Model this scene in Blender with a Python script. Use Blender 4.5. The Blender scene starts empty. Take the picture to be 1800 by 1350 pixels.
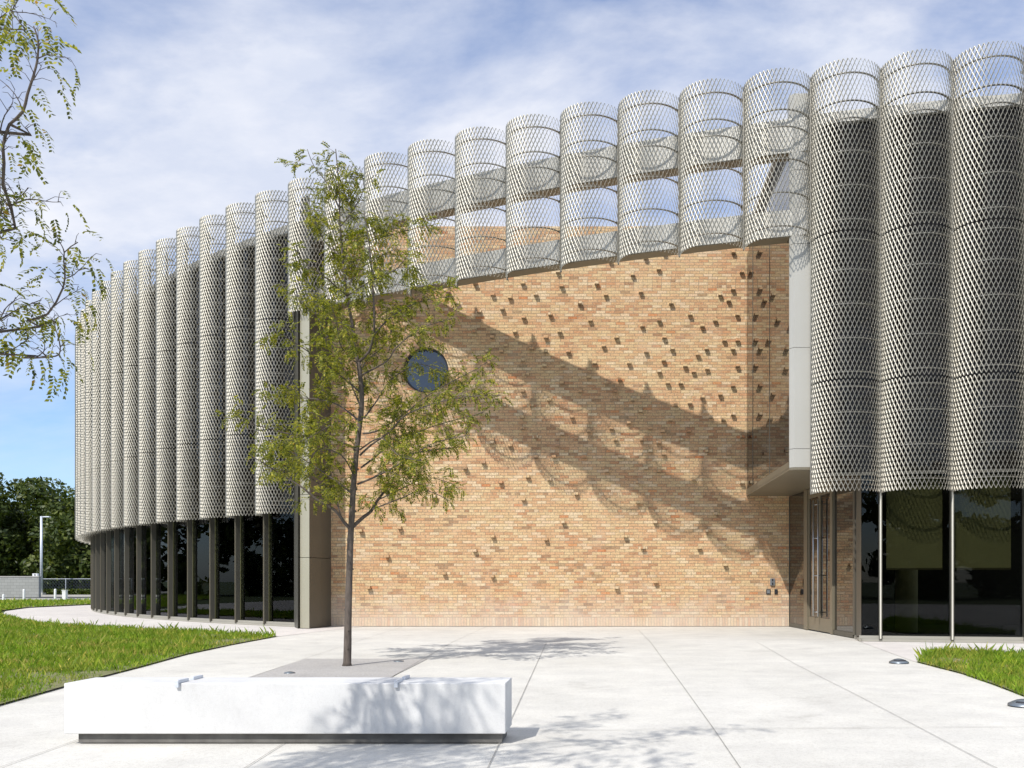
import bpy, bmesh, math, random
import numpy as np
from mathutils import Vector, Matrix

random.seed(7)
RNG = np.random.default_rng(11)
PI = math.pi
R = math.radians
scene = bpy.context.scene

# ------------------------------------------------------------------ camera
EYE = 1.08
F = 1600.0; XC = 1078.0; YC = 1021.7          # calibrated in photograph pixels (1800 x 1350)
cam_d = bpy.data.cameras.new("camera")
cam_d.sensor_width = 36.0
cam_d.lens = 36.0 * F / 1800.0
cam_d.shift_x = -(XC - 900.0) / 1800.0
cam_d.shift_y = (YC - 675.0) / 1800.0
cam_d.clip_start = 0.1
cam_d.clip_end = 3000.0
cam = bpy.data.objects.new("camera", cam_d)
scene.collection.objects.link(cam)
cam.location = (0, 0, EYE)
cam.rotation_euler = (R(90), 0, 0)
scene.camera = cam

# ------------------------------------------------------------------ light
SUN_AZ = R(26.5)      # light travels away from the camera and to the right
SUN_EL = R(46.5)
SKY = 0.115
world = bpy.data.worlds.new("World"); scene.world = world
world.use_nodes = True
wn = world.node_tree; wn.nodes.clear()
def wnode(t, **k):
    n = wn.nodes.new(t)
    for a, b in k.items(): setattr(n, a, b)
    return n
w_out = wnode('ShaderNodeOutputWorld'); w_bg = wnode('ShaderNodeBackground')
w_bg.inputs['Strength'].default_value = SKY
sky = wnode('ShaderNodeTexSky', sky_type='NISHITA', sun_disc=False)
sky.sun_elevation = SUN_EL; sky.sun_rotation = R(206.5)
sky.air_density = 1.0; sky.dust_density = 0.8; sky.ozone_density = 1.6
tc = wnode('ShaderNodeTexCoord')
sep = wnode('ShaderNodeSeparateXYZ'); wn.links.new(tc.outputs['Generated'], sep.inputs[0])
zz = wnode('ShaderNodeMath', operation='ADD'); zz.inputs[1].default_value = 0.32
wn.links.new(sep.outputs['Z'], zz.inputs[0])
dx = wnode('ShaderNodeMath', operation='DIVIDE'); dy = wnode('ShaderNodeMath', operation='DIVIDE')
wn.links.new(sep.outputs['X'], dx.inputs[0]); wn.links.new(zz.outputs[0], dx.inputs[1])
wn.links.new(sep.outputs['Y'], dy.inputs[0]); wn.links.new(zz.outputs[0], dy.inputs[1])
cmb = wnode('ShaderNodeCombineXYZ'); wn.links.new(dx.outputs[0], cmb.inputs[0]); wn.links.new(dy.outputs[0], cmb.inputs[1])
cmb.inputs[2].default_value = 3.7
mp = wnode('ShaderNodeMapping'); mp.inputs['Scale'].default_value = (1.0, 1.5, 1.0); mp.inputs['Location'].default_value = (1.1, 0.75, 0)
wn.links.new(cmb.outputs[0], mp.inputs[0])
n1 = wnode('ShaderNodeTexNoise'); n1.inputs['Scale'].default_value = 1.7; n1.inputs['Detail'].default_value = 8; n1.inputs['Roughness'].default_value = 0.56; n1.inputs['Distortion'].default_value = 0.25
wn.links.new(mp.outputs[0], n1.inputs['Vector'])
n2 = wnode('ShaderNodeTexNoise'); n2.inputs['Scale'].default_value = 4.2; n2.inputs['Detail'].default_value = 6; n2.inputs['Roughness'].default_value = 0.6
wn.links.new(mp.outputs[0], n2.inputs['Vector'])
cr = wnode('ShaderNodeValToRGB')
cr.color_ramp.elements[0].position = 0.37; cr.color_ramp.elements[0].color = (0.08, 0.08, 0.08, 1)
cr.color_ramp.elements[1].position = 0.57; cr.color_ramp.elements[1].color = (0.95, 0.95, 0.95, 1)
wn.links.new(n1.outputs['Fac'], cr.inputs[0])
# clouds thin out towards the horizon
hz = wnode('ShaderNodeMapRange'); hz.inputs['From Min'].default_value = 0.05; hz.inputs['From Max'].default_value = 0.32
hz.inputs['To Min'].default_value = 0.15; hz.inputs['To Max'].default_value = 1.0; hz.interpolation_type = 'SMOOTHSTEP'
wn.links.new(sep.outputs['Z'], hz.inputs['Value'])
fm = wnode('ShaderNodeMath', operation='MULTIPLY'); wn.links.new(cr.outputs['Color'], fm.inputs[0]); wn.links.new(hz.outputs[0], fm.inputs[1])
cc = wnode('ShaderNodeValToRGB')
cc.color_ramp.elements[0].position = 0.36; cc.color_ramp.elements[0].color = (6.9, 7.4, 8.7, 1)
cc.color_ramp.elements[1].position = 0.62; cc.color_ramp.elements[1].color = (8.8, 8.95, 9.6, 1)
wn.links.new(n2.outputs['Fac'], cc.inputs[0])
mx = wnode('ShaderNodeMix', data_type='RGBA')
wn.links.new(fm.outputs[0], mx.inputs['Factor'])
skyc = wnode('ShaderNodeMix', data_type='RGBA', blend_type='MULTIPLY'); skyc.inputs['Factor'].default_value = 1.0
skyc.inputs['B'].default_value = (1.22, 1.45, 1.8, 1)
wn.links.new(sky.outputs[0], skyc.inputs['A'])
wn.links.new(skyc.outputs['Result'], mx.inputs['A']); wn.links.new(cc.outputs['Color'], mx.inputs['B'])
wn.links.new(mx.outputs['Result'], w_bg.inputs['Color']); wn.links.new(w_bg.outputs[0], w_out.inputs[0])

sd = bpy.data.lights.new("sun", 'SUN'); sd.energy = 4.9; sd.angle = R(0.53); sd.color = (1.0, 0.955, 0.89)
sun = bpy.data.objects.new("sun", sd); scene.collection.objects.link(sun)
SD = Vector((math.sin(SUN_AZ) * math.cos(SUN_EL), math.cos(SUN_AZ) * math.cos(SUN_EL), -math.sin(SUN_EL)))
sun.rotation_euler = SD.to_track_quat('-Z', 'Y').to_euler()
sun.location = (-10, -20, 30)
scene.view_settings.view_transform = 'Standard'; scene.view_settings.look = 'None'
scene.view_settings.gamma = 1.0; scene.view_settings.exposure = -0.1

# ------------------------------------------------------------------ helpers
def W(x, y, Y):                       # photo pixel at depth Y -> world point
    return Vector(((x - XC) * Y / F, Y, EYE + (YC - y) * Y / F))
def G(x, y, z=0.0):                   # photo pixel lying on height z
    Y = F * (EYE - z) / (y - YC)
    return Vector(((x - XC) * Y / F, Y, z))

class MB:                             # collects shapes into ONE mesh
    def __init__(s): s.v = []; s.f = []; s.mi = []
    def add(s, vs, fs, mi=0):
        o = len(s.v); s.v += [tuple(p) for p in vs]
        for f in fs: s.f.append(tuple(i + o for i in f)); s.mi.append(mi)
    def box(s, x0, x1, y0, y1, z0, z1, mi=0):
        s.add([(x0,y0,z0),(x1,y0,z0),(x1,y1,z0),(x0,y1,z0),(x0,y0,z1),(x1,y0,z1),(x1,y1,z1),(x0,y1,z1)],
              [(0,3,2,1),(4,5,6,7),(0,1,5,4),(1,2,6,5),(2,3,7,6),(3,0,4,7)], mi)
    def prism(s, pts, z0, z1, mi=0):  # pts counter-clockwise from above
        n = len(pts)
        vs = [(p[0], p[1], z0) for p in pts] + [(p[0], p[1], z1) for p in pts]
        s.add(vs, [tuple(range(n))[::-1], tuple(range(n, 2*n))] + [(i, (i+1) % n, n+(i+1) % n, n+i) for i in range(n)], mi)
    def tube(s, pts, rad, n=6, mi=0):
        pts = [Vector(p) for p in pts]
        if not hasattr(rad, '__len__'): rad = [rad] * len(pts)
        rings = []; prev = None
        for i, p in enumerate(pts):
            d = (pts[min(i+1, len(pts)-1)] - pts[max(i-1, 0)]).normalized()
            if prev is None:
                u = d.orthogonal().normalized()
            else:
                u = (prev - d * prev.dot(d)).normalized()
            prev = u; w = d.cross(u)
            rings.append([p + (u * math.cos(2*PI*k/n) + w * math.sin(2*PI*k/n)) * rad[i] for k in range(n)])
        vs = [q for r in rings for q in r]; fs = []
        for i in range(len(rings)-1):
            for k in range(n):
                a = i*n+k; b = i*n+(k+1) % n
                fs.append((a, b, b+n, a+n))
        fs.append(tuple(range(n))[::-1]); fs.append(tuple(range((len(rings)-1)*n, len(rings)*n)))
        s.add(vs, fs, mi)
    def build(s, name, mats, parent=None, smooth=False, bevel=0):
        me = bpy.data.meshes.new(name); me.from_pydata(s.v, [], s.f)
        if not isinstance(mats, (list, tuple)): mats = [mats]
        for m in mats: me.materials.append(m)
        me.polygons.foreach_set('material_index', s.mi)
        me.polygons.foreach_set('use_smooth', [smooth] * len(s.f)); me.update()
        return link(name, me, parent, bevel)
def link(name, me, parent=None, bevel=0):
    o = bpy.data.objects.new(name, me); scene.collection.objects.link(o)
    if parent: o.parent = parent
    if bevel:
        b = o.modifiers.new('bevel', 'BEVEL'); b.width = bevel; b.segments = 2; b.limit_method = 'ANGLE'; b.angle_limit = R(50)
    return o
def npmesh(name, verts, quads, mat, parent=None, smooth=False, k=4):
    me = bpy.data.meshes.new(name)
    nv = len(verts); nf = len(quads)
    me.vertices.add(nv); me.vertices.foreach_set('co', np.asarray(verts, dtype=np.float32).ravel())
    me.loops.add(nf*k); me.loops.foreach_set('vertex_index', np.asarray(quads, dtype=np.int32).ravel())
    me.polygons.add(nf); me.polygons.foreach_set('loop_start', np.arange(0, nf*k, k, dtype=np.int32))
    me.polygons.foreach_set('loop_total', np.full(nf, k, dtype=np.int32))
    me.update(calc_edges=True); me.validate()
    me.materials.append(mat)
    if smooth: me.polygons.foreach_set('use_smooth', [True]*len(me.polygons))
    return link(name, me, parent)
def tag(o, label=None, cat=None, group=None, kind=None):
    if label: o['label'] = label
    if cat: o['category'] = cat
    if group: o['group'] = group
    if kind: o['kind'] = kind
    return o
def thing(name, label, cat, loc=(0,0,0), rotz=0, group=None):
    o = bpy.data.objects.new(name, None); scene.collection.objects.link(o)
    o.location = loc; o.rotation_euler = (0, 0, rotz); o.empty_display_size = 0.2
    return tag(o, label, cat, group)
def dup(root, loc, rotz=0, label=None):
    r = root.copy(); scene.collection.objects.link(r); r.location = loc; r.rotation_euler = (0, 0, rotz)
    if label: r['label'] = label
    for ch in list(root.children):
        c = ch.copy(); scene.collection.objects.link(c); c.parent = r
        for g in list(ch.children):
            d = g.copy(); scene.collection.objects.link(d); d.parent = c
    return r

# ------------------------------------------------------------------ materials
def newmat(name):
    m = bpy.data.materials.new(name); m.use_nodes = True
    nt = m.node_tree; b = nt.nodes['Principled BSDF']
    return m, nt, b
def N(nt, t, **k):
    n = nt.nodes.new(t)
    for a, v in k.items(): setattr(n, a, v)
    return n
def math_(nt, op, a, b=None, c=None):
    n = nt.nodes.new('ShaderNodeMath'); n.operation = op
    for i, v in enumerate((a, b, c)):
        if v is None: continue
        if isinstance(v, (int, float)): n.inputs[i].default_value = v
        else: nt.links.new(v, n.inputs[i])
    return n.outputs[0]
def ramp(nt, fac, stops, interp='LINEAR'):
    r = nt.nodes.new('ShaderNodeValToRGB'); r.color_ramp.interpolation = interp
    e = r.color_ramp.elements
    while len(e) < len(stops): e.new(0.5)
    for i, (p, c) in enumerate(stops):
        e[i].position = p; e[i].color = (*c, 1) if len(c) == 3 else c
    nt.links.new(fac, r.inputs[0]); return r.outputs['Color']
def mixc(nt, fac, a, b, blend='MIX'):
    n = nt.nodes.new('ShaderNodeMix'); n.data_type = 'RGBA'; n.blend_type = blend
    for key, v in (('Factor', fac), ('A', a), ('B', b)):
        if isinstance(v, (int, float)): n.inputs[key].default_value = v
        elif isinstance(v, tuple): n.inputs[key].default_value = (*v, 1) if len(v) == 3 else v
        else: nt.links.new(v, n.inputs[key])
    return n.outputs['Result']
def noise(nt, scale, detail=4, rough=0.55, vec=None, coord='Object'):
    n = nt.nodes.new('ShaderNodeTexNoise'); n.inputs['Scale'].default_value = scale
    n.inputs['Detail'].default_value = detail; n.inputs['Roughness'].default_value = rough
    if vec is None:
        t = nt.nodes.new('ShaderNodeTexCoord'); vec = t.outputs[coord]
    nt.links.new(vec, n.inputs['Vector']); return n.outputs['Fac']
def bump(nt, b, h, strength=0.3, dist=0.01):
    n = nt.nodes.new('ShaderNodeBump'); n.inputs['Strength'].default_value = strength; n.inputs['Distance'].default_value = dist
    nt.links.new(h, n.inputs['Height']); nt.links.new(n.outputs[0], b.inputs['Normal'])
def simple(name, col, rough=0.6, metal=0.0, var=0.1, scale=3.0, bmp=0.0, spec=0.5, ior=1.5):
    m, nt, b = newmat(name)
    f = noise(nt, scale, 5)
    lo = tuple(c*(1-var) for c in col); hi = tuple(min(1, c*(1+var)) for c in col)
    nt.links.new(ramp(nt, f, [(0.3, lo), (0.7, hi)]), b.inputs['Base Color'])
    b.inputs['Roughness'].default_value = rough; b.inputs['Metallic'].default_value = metal
    b.inputs['Specular IOR Level'].default_value = spec; b.inputs['IOR'].default_value = ior
    if bmp: bump(nt, b, noise(nt, scale*12, 4), bmp, 0.005)
    return m

def brick_material():
    m, nt, b = newmat('reclaimed_brick')
    t = N(nt, 'ShaderNodeTexCoord'); s = N(nt, 'ShaderNodeSeparateXYZ'); nt.links.new(t.outputs['Object'], s.inputs[0])
    X, Y, Z = s.outputs
    xx = math_(nt, 'ADD', X, Y)
    CH = 0.068; BL = 0.222
    # bottom soldier course: bricks on end
    sold = math_(nt, 'LESS_THAN', Z, 0.215)
    zr = math_(nt, 'DIVIDE', math_(nt, 'SUBTRACT', Z, 0.215), CH)
    row = math_(nt, 'FLOOR', zr); fz = math_(nt, 'FRACT', zr)
    wr = N(nt, 'ShaderNodeTexWhiteNoise', noise_dimensions='1D'); nt.links.new(row, wr.inputs['W'])
    # row offset, half bond plus irregularity
    off = math_(nt, 'ADD', math_(nt, 'MULTIPLY', row, 0.5), math_(nt, 'MULTIPLY', wr.outputs['Value'], 0.22))
    # header rows every so often
    hdr = math_(nt, 'GREATER_THAN', wr.outputs['Value'], 0.86)
    bl = math_(nt, 'SUBTRACT', BL, math_(nt, 'MULTIPLY', hdr, BL*0.5))
    xr = math_(nt, 'ADD', math_(nt, 'DIVIDE', xx, bl), off)
    col = math_(nt, 'FLOOR', xr); fx = math_(nt, 'FRACT', xr)
    # soldier coords
    xs = math_(nt, 'DIVIDE', xx, 0.068); cs = math_(nt, 'FLOOR', xs); fs = math_(nt, 'FRACT', xs)
    mk = lambda a, bb: math_(nt, 'ADD', math_(nt, 'MULTIPLY', a, math_(nt, 'SUBTRACT', 1.0, sold)), math_(nt, 'MULTIPLY', bb, sold))
    COL = mk(col, cs); ROW = mk(row, 777.0)
    cv = N(nt, 'ShaderNodeCombineXYZ'); nt.links.new(COL, cv.inputs[0]); nt.links.new(ROW, cv.inputs[1])
    wn1 = N(nt, 'ShaderNodeTexWhiteNoise', noise_dimensions='2D'); nt.links.new(cv.outputs[0], wn1.inputs['Vector'])
    cv2 = N(nt, 'ShaderNodeCombineXYZ'); nt.links.new(ROW, cv2.inputs[0]); nt.links.new(COL, cv2.inputs[1])
    wn2 = N(nt, 'ShaderNodeTexWhiteNoise', noise_dimensions='2D'); nt.links.new(cv2.outputs[0], wn2.inputs['Vector'])
    # large drifts of tone from one batch of bricks to another
    big = noise(nt, 0.55, 3, 0.5)
    v = math_(nt, 'ADD', wn1.outputs['Value'], math_(nt, 'MULTIPLY', math_(nt, 'SUBTRACT', big, 0.5), 0.9))
    base = ramp(nt, v, [(0.0, (0.56, 0.43, 0.265)), (0.2, (0.53, 0.385, 0.225)), (0.42, (0.525, 0.36, 0.212)), (0.6, (0.52, 0.335, 0.20)),
                        (0.8, (0.485, 0.315, 0.18)), (0.93, (0.47, 0.265, 0.15)), (1.0, (0.38, 0.225, 0.13))])
    base = mixc(nt, 1.0, base, (1.07, 1.04, 0.985), 'MULTIPLY')
    pale = math_(nt, 'GREATER_THAN', wn2.outputs['Value'], 0.86)
    base = mixc(nt, math_(nt, 'MULTIPLY', pale, 0.6), base, (0.66, 0.53, 0.36))
    rare = math_(nt, 'LESS_THAN', wn2.outputs['Value'], 0.012)
    base = mixc(nt, math_(nt, 'MULTIPLY', rare, 0.55), base, (0.50, 0.16, 0.05))
    dk = math_(nt, 'MULTIPLY', math_(nt, 'GREATER_THAN', wn2.outputs['Value'], 0.035), math_(nt, 'LESS_THAN', wn2.outputs['Value'], 0.06))
    base = mixc(nt, math_(nt, 'MULTIPLY', dk, 0.6), base, (0.24, 0.15, 0.09))
    # blotches within a brick
    fine = noise(nt, 38, 4, 0.6)
    base = mixc(nt, 0.75, base, ramp(nt, fine, [(0.32, (0.60, 0.58, 0.54)), (0.5, (1, 1, 1)), (0.68, (1.28, 1.26, 1.2))]), 'MULTIPLY')
    pit = ramp(nt, noise(nt, 23, 5, 0.75), [(0.30, (0.52, 0.46, 0.38)), (0.42, (1, 1, 1))])
    base = mixc(nt, 0.6, base, pit, 'MULTIPLY')
    # mortar
    wob = math_(nt, 'MULTIPLY', math_(nt, 'SUBTRACT', noise(nt, 9, 3), 0.5), 0.16)
    FX = mk(math_(nt, 'MULTIPLY', math_(nt, 'MINIMUM', fx, math_(nt, 'SUBTRACT', 1.0, fx)), bl),
            math_(nt, 'MULTIPLY', math_(nt, 'MINIMUM', fs, math_(nt, 'SUBTRACT', 1.0, fs)), 0.068))
    FZ = mk(math_(nt, 'MULTIPLY', math_(nt, 'MINIMUM', fz, math_(nt, 'SUBTRACT', 1.0, fz)), CH), math_(nt, 'MINIMUM', Z, math_(nt, 'SUBTRACT', 0.215, Z)))
    dmin = math_(nt, 'MINIMUM', FX, FZ)
    dm = math_(nt, 'SUBTRACT', dmin, math_(nt, 'ADD', 0.0062, math_(nt, 'MULTIPLY', wob, 0.02)))
    mort = math_(nt, 'MULTIPLY', dm, -400.0); mc = N(nt, 'ShaderNodeClamp'); nt.links.new(mort, mc.inputs[0]); mort = mc.outputs[0]
    mcol = ramp(nt, noise(nt, 2.2, 4), [(0.3, (0.20, 0.16, 0.11)), (0.7, (0.31, 0.255, 0.185))])
    colr = mixc(nt, math_(nt, 'MULTIPLY', mort, 0.9), base, mcol)
    # salt bloom creeping up from the paving
    ef = math_(nt, 'ADD', Z, math_(nt, 'MULTIPLY', math_(nt, 'SUBTRACT', noise(nt, 1.6, 5, 0.6), 0.5), 1.9))
    efm = N(nt, 'ShaderNodeMapRange'); efm.inputs['From Min'].default_value = 0.1; efm.inputs['From Max'].default_value = 0.9
    efm.inputs['To Min'].default_value = 0.8; efm.inputs['To Max'].default_value = 0.0; nt.links.new(ef, efm.inputs['Value'])
    colr = mixc(nt, math_(nt, 'MULTIPLY', efm.outputs[0], 0.62), colr, (0.56, 0.485, 0.41))
    colr = mixc(nt, math_(nt, 'MULTIPLY', sold, math_(nt, 'MULTIPLY', noise(nt, 1.3, 4), 0.28)), colr, (0.60, 0.54, 0.48))
    bl3 = ramp(nt, noise(nt, 1.1, 5, 0.65), [(0.56, (0, 0, 0)), (0.72, (0.5, 0.5, 0.5))])
    colr = mixc(nt, math_(nt, 'MULTIPLY', bl3, 0.45), colr, (0.66, 0.52, 0.40))
    nt.links.new(colr, b.inputs['Base Color']); b.inputs['Roughness'].default_value = 0.9; b.inputs['Specular IOR Level'].default_value = 0.2
    hh = math_(nt, 'ADD', math_(nt, 'MULTIPLY', math_(nt, 'SUBTRACT', 1.0, mort), 0.8), math_(nt, 'MULTIPLY', math_(nt, 'ADD', fine, wn2.outputs['Value']), 0.35))
    bump(nt, b, hh, 0.7, 0.008)
    return m
BRICK = brick_material()

def concrete(name, a, c, speck=0.5, mul=1.0):
    m, nt, b = newmat(name)
    col = ramp(nt, noise(nt, 0.35, 6, 0.62), [(0.32, a), (0.68, c)])
    st = ramp(nt, noise(nt, 1.8, 6, 0.7), [(0.35, (0.90, 0.90, 0.90)), (0.62, (1.03, 1.03, 1.02))])
    col = mixc(nt, 1.0, col, st, 'MULTIPLY')
    sp = ramp(nt, noise(nt, 130, 2, 0.7), [(0.34, (0.62, 0.60, 0.58)), (0.46, (1, 1, 1)), (0.62, (1.08, 1.08, 1.08))])
    col = mixc(nt, speck, col, sp, 'MULTIPLY')
    sp2 = ramp(nt, noise(nt, 42, 3, 0.75), [(0.34, (0.72, 0.71, 0.69)), (0.5, (1, 1, 1))])
    col = mixc(nt, speck, col, sp2, 'MULTIPLY')
    stn = ramp(nt, noise(nt, 0.9, 7, 0.72), [(0.28, (0.86, 0.85, 0.83)), (0.40, (1, 1, 1))])
    col = mixc(nt, 0.8, col, stn, 'MULTIPLY')
    nt.links.new(col, b.inputs['Base Color']); b.inputs['Roughness'].default_value = 0.88; b.inputs['Specular IOR Level'].default_value = 0.25
    bump(nt, b, noise(nt, 90, 4, 0.7), 0.25, 0.004)
    return m
PLAZA = concrete('plaza_concrete', (0.565, 0.55, 0.508), (0.67, 0.655, 0.61))
PATH = concrete('path_concrete', (0.61, 0.575, 0.545), (0.68, 0.645, 0.61))
GRAVEL = concrete('tree_pit_gravel', (0.40, 0.385, 0.37), (0.47, 0.455, 0.44), 1.0)
BENCHM = concrete('white_cast_stone', (0.62, 0.62, 0.615), (0.665, 0.665, 0.66), 0.16)
JOINT = simple('dark_paving_joint', (0.29, 0.275, 0.245), 0.95, var=0.35, scale=8)  # dark tone of the paving joints
SOIL = simple('lawn_soil', (0.17, 0.17, 0.075), 0.95, var=0.4, scale=5, bmp=0.6)
FIELD = simple('rough_grass_field', (0.07, 0.10, 0.03), 0.95, var=0.3, scale=0.6)
ASPHALT = simple('asphalt', (0.055, 0.056, 0.06), 0.9, var=0.15, scale=1.5)
KERB = simple('kerb_concrete', (0.46, 0.45, 0.42), 0.9, var=0.1, scale=1.0)
BRONZE = simple('bronze_coated_metal', (0.20, 0.175, 0.125), 0.42, metal=0.25, var=0.06, scale=0.8)
CHAMP = simple('champagne_coated_metal', (0.60, 0.575, 0.49), 0.42, metal=0.15, var=0.04, scale=0.8)
PANEL = simple('light_grey_metal_panel', (0.43, 0.42, 0.38), 0.45, metal=0.15, var=0.04, scale=0.7)
FINM = simple('dark_bronze_and_fin_shade', (0.085, 0.08, 0.064), 0.45, metal=0.2, var=0.06, scale=0.9)  # dark bronze frames, also the shade painted on the fin sides
SILLM = simple('sill_metal', (0.33, 0.315, 0.27), 0.5, metal=0.1, var=0.06, scale=1.0)
PILM = simple('olive_champagne_metal', (0.37, 0.35, 0.27), 0.42, metal=0.2, var=0.05, scale=0.8)
PILM_SHADE = simple('shaded_pilaster_metal', (0.10, 0.09, 0.068), 0.5, metal=0.2, var=0.05, scale=0.8)  # pilaster metal darkened to paint in its shaded side
STEEL = simple('brushed_steel', (0.55, 0.56, 0.57), 0.32, metal=0.9, var=0.05, scale=4)
MESH = simple('expanded_aluminium', (0.485, 0.46, 0.395), 0.47, metal=0.92, var=0.04, scale=2)
HOOP = simple('hoop_aluminium', (0.24, 0.23, 0.20), 0.4, metal=0.5, var=0.05, scale=2)
BLACK = simple('black_plastic', (0.02, 0.02, 0.024), 0.4, var=0.1)
GREYP = simple('grey_plastic', (0.16, 0.17, 0.18), 0.4, var=0.08)
INNER = simple('interior_dark', (0.035, 0.032, 0.026), 0.9, var=0.2)
CURTAIN = simple('olive_curtain', (0.60, 0.57, 0.36), 0.9, var=0.08, scale=1.0)
LENS = simple('ground_light_metal', (0.20, 0.23, 0.26), 0.38, metal=0.6, var=0.1, scale=8)
WHITEP = simple('white_paint', (0.75, 0.76, 0.77), 0.5, var=0.04)
GALV = simple('galvanised_steel', (0.62, 0.66, 0.72), 0.45, metal=0.3, var=0.06)
ROOFM = simple('roof_membrane', (0.35, 0.34, 0.33), 0.9)

def dark_glass(name, ior, col=(0.012, 0.012, 0.011), rough=0.015):
    m, nt, b = newmat(name)
    b.inputs['Base Color'].default_value = (*col, 1); b.inputs['Roughness'].default_value = rough
    b.inputs['IOR'].default_value = ior
    n = nt.nodes.new('ShaderNodeBump'); n.inputs['Strength'].default_value = 0.02; n.inputs['Distance'].default_value = 0.02
    nt.links.new(noise(nt, 0.8, 1), n.inputs['Height']); nt.links.new(n.outputs[0], b.inputs['Normal'])
    return m
SIDEGLASS = dark_glass('tinted_glass_side', 1.75, (0.02, 0.017, 0.014))
UPGLASS = dark_glass('spandrel_glass', 1.25, (0.010, 0.009, 0.008))
ROUNDGLASS = dark_glass('coated_round_glass', 1.85, (0.004, 0.006, 0.010))
def clear_glass(name, tint, f0):
    m, nt, b = newmat(name); nt.nodes.remove(b)
    out = nt.nodes['Material Output']
    tr = N(nt, 'ShaderNodeBsdfTransparent'); tr.inputs[0].default_value = (*tint, 1)
    gl = N(nt, 'ShaderNodeBsdfGlossy'); gl.inputs['Roughness'].default_value = 0.01; gl.inputs['Color'].default_value = (0.9, 0.93, 1, 1)
    fr = N(nt, 'ShaderNodeFresnel'); fr.inputs['IOR'].default_value = f0
    mxs = N(nt, 'ShaderNodeMixShader'); nt.links.new(fr.outputs[0], mxs.inputs[0]); nt.links.new(tr.outputs[0], mxs.inputs[1]); nt.links.new(gl.outputs[0], mxs.inputs[2])
    nt.links.new(mxs.outputs[0], out.inputs[0]); return m
PANE = clear_glass('grey_vision_glass', (0.46, 0.47, 0.42), 1.3)

# ------------------------------------------------------------------ facade circle
CR = 38.11; CX = 13.2535; CY = 53.4127; A0 = 0.1923; DA = 1.22 / CR
def cp(i, r=0.0):                      # point on the facade curve at bay joint i (0 at the right, growing leftwards)
    a = A0 + DA * i
    return Vector((CX - (CR + r) * math.sin(a), CY - (CR + r) * math.cos(a), 0))
WY = 21.80                             # brick wall plane
ZM0, ZM1, ZTOP = 2.66, 7.22, 10.24     # screen: bottom, raised bottom over the forecourt, top
ILO, IHI = -3, 33                      # bay range
FREE = range(2, 12)                    # bays that hang free above the forecourt

bld = thing('gallery_building', 'curved building wrapped in scalloped metal mesh around a recessed tan brick wall', 'building', (0, WY, 0))
bld.location = (0, 0, 0)

# --- brick wall with round opening and projecting headers
wx0, wx1, wz = -6.84, 4.23, 9.58
rcx, rcz, rr = -4.496, 6.144, 0.545
w = MB()
sq = 0.8
xs_ = [wx0, rcx - sq, rcx + sq, wx1]; zs_ = [0, rcz - sq, rcz + sq, wz]
for i in range(3):
    for j in range(3):
        if i == 1 and j == 1: continue
        w.add([(xs_[i], WY, zs_[j]), (xs_[i+1], WY, zs_[j]), (xs_[i+1], WY, zs_[j+1]), (xs_[i], WY, zs_[j+1])], [(0,1,2,3)])
NS = 72
for k in range(NS):
    a0, a1 = 2*PI*k/NS, 2*PI*(k+1)/NS
    def sqp(a):
        c, s_ = math.cos(a), math.sin(a); t = sq / max(abs(c), abs(s_)); return (rcx + c*t, WY, rcz + s_*t)
    ci = lambda a, y: (rcx + rr*math.cos(a), y, rcz + rr*math.sin(a))
    w.add([ci(a0, WY), sqp(a0), sqp(a1), ci(a1, WY)], [(0,1,2,3)])
    w.add([ci(a0, WY), ci(a1, WY), ci(a1, WY+0.16), ci(a0, WY+0.16)], [(0,1,2,3)])
w.add([(wx0,WY,wz),(wx1,WY,wz),(wx1,WY+.4,wz),(wx0,WY+.4,wz),(wx0,WY+.4,0),(wx1,WY+.4,0),(wx0,WY,0),(wx1,WY,0)],
      [(0,1,2,3),(3,2,5,4),(0,3,4,6),(1,7,5,2)])
PB = []
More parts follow.
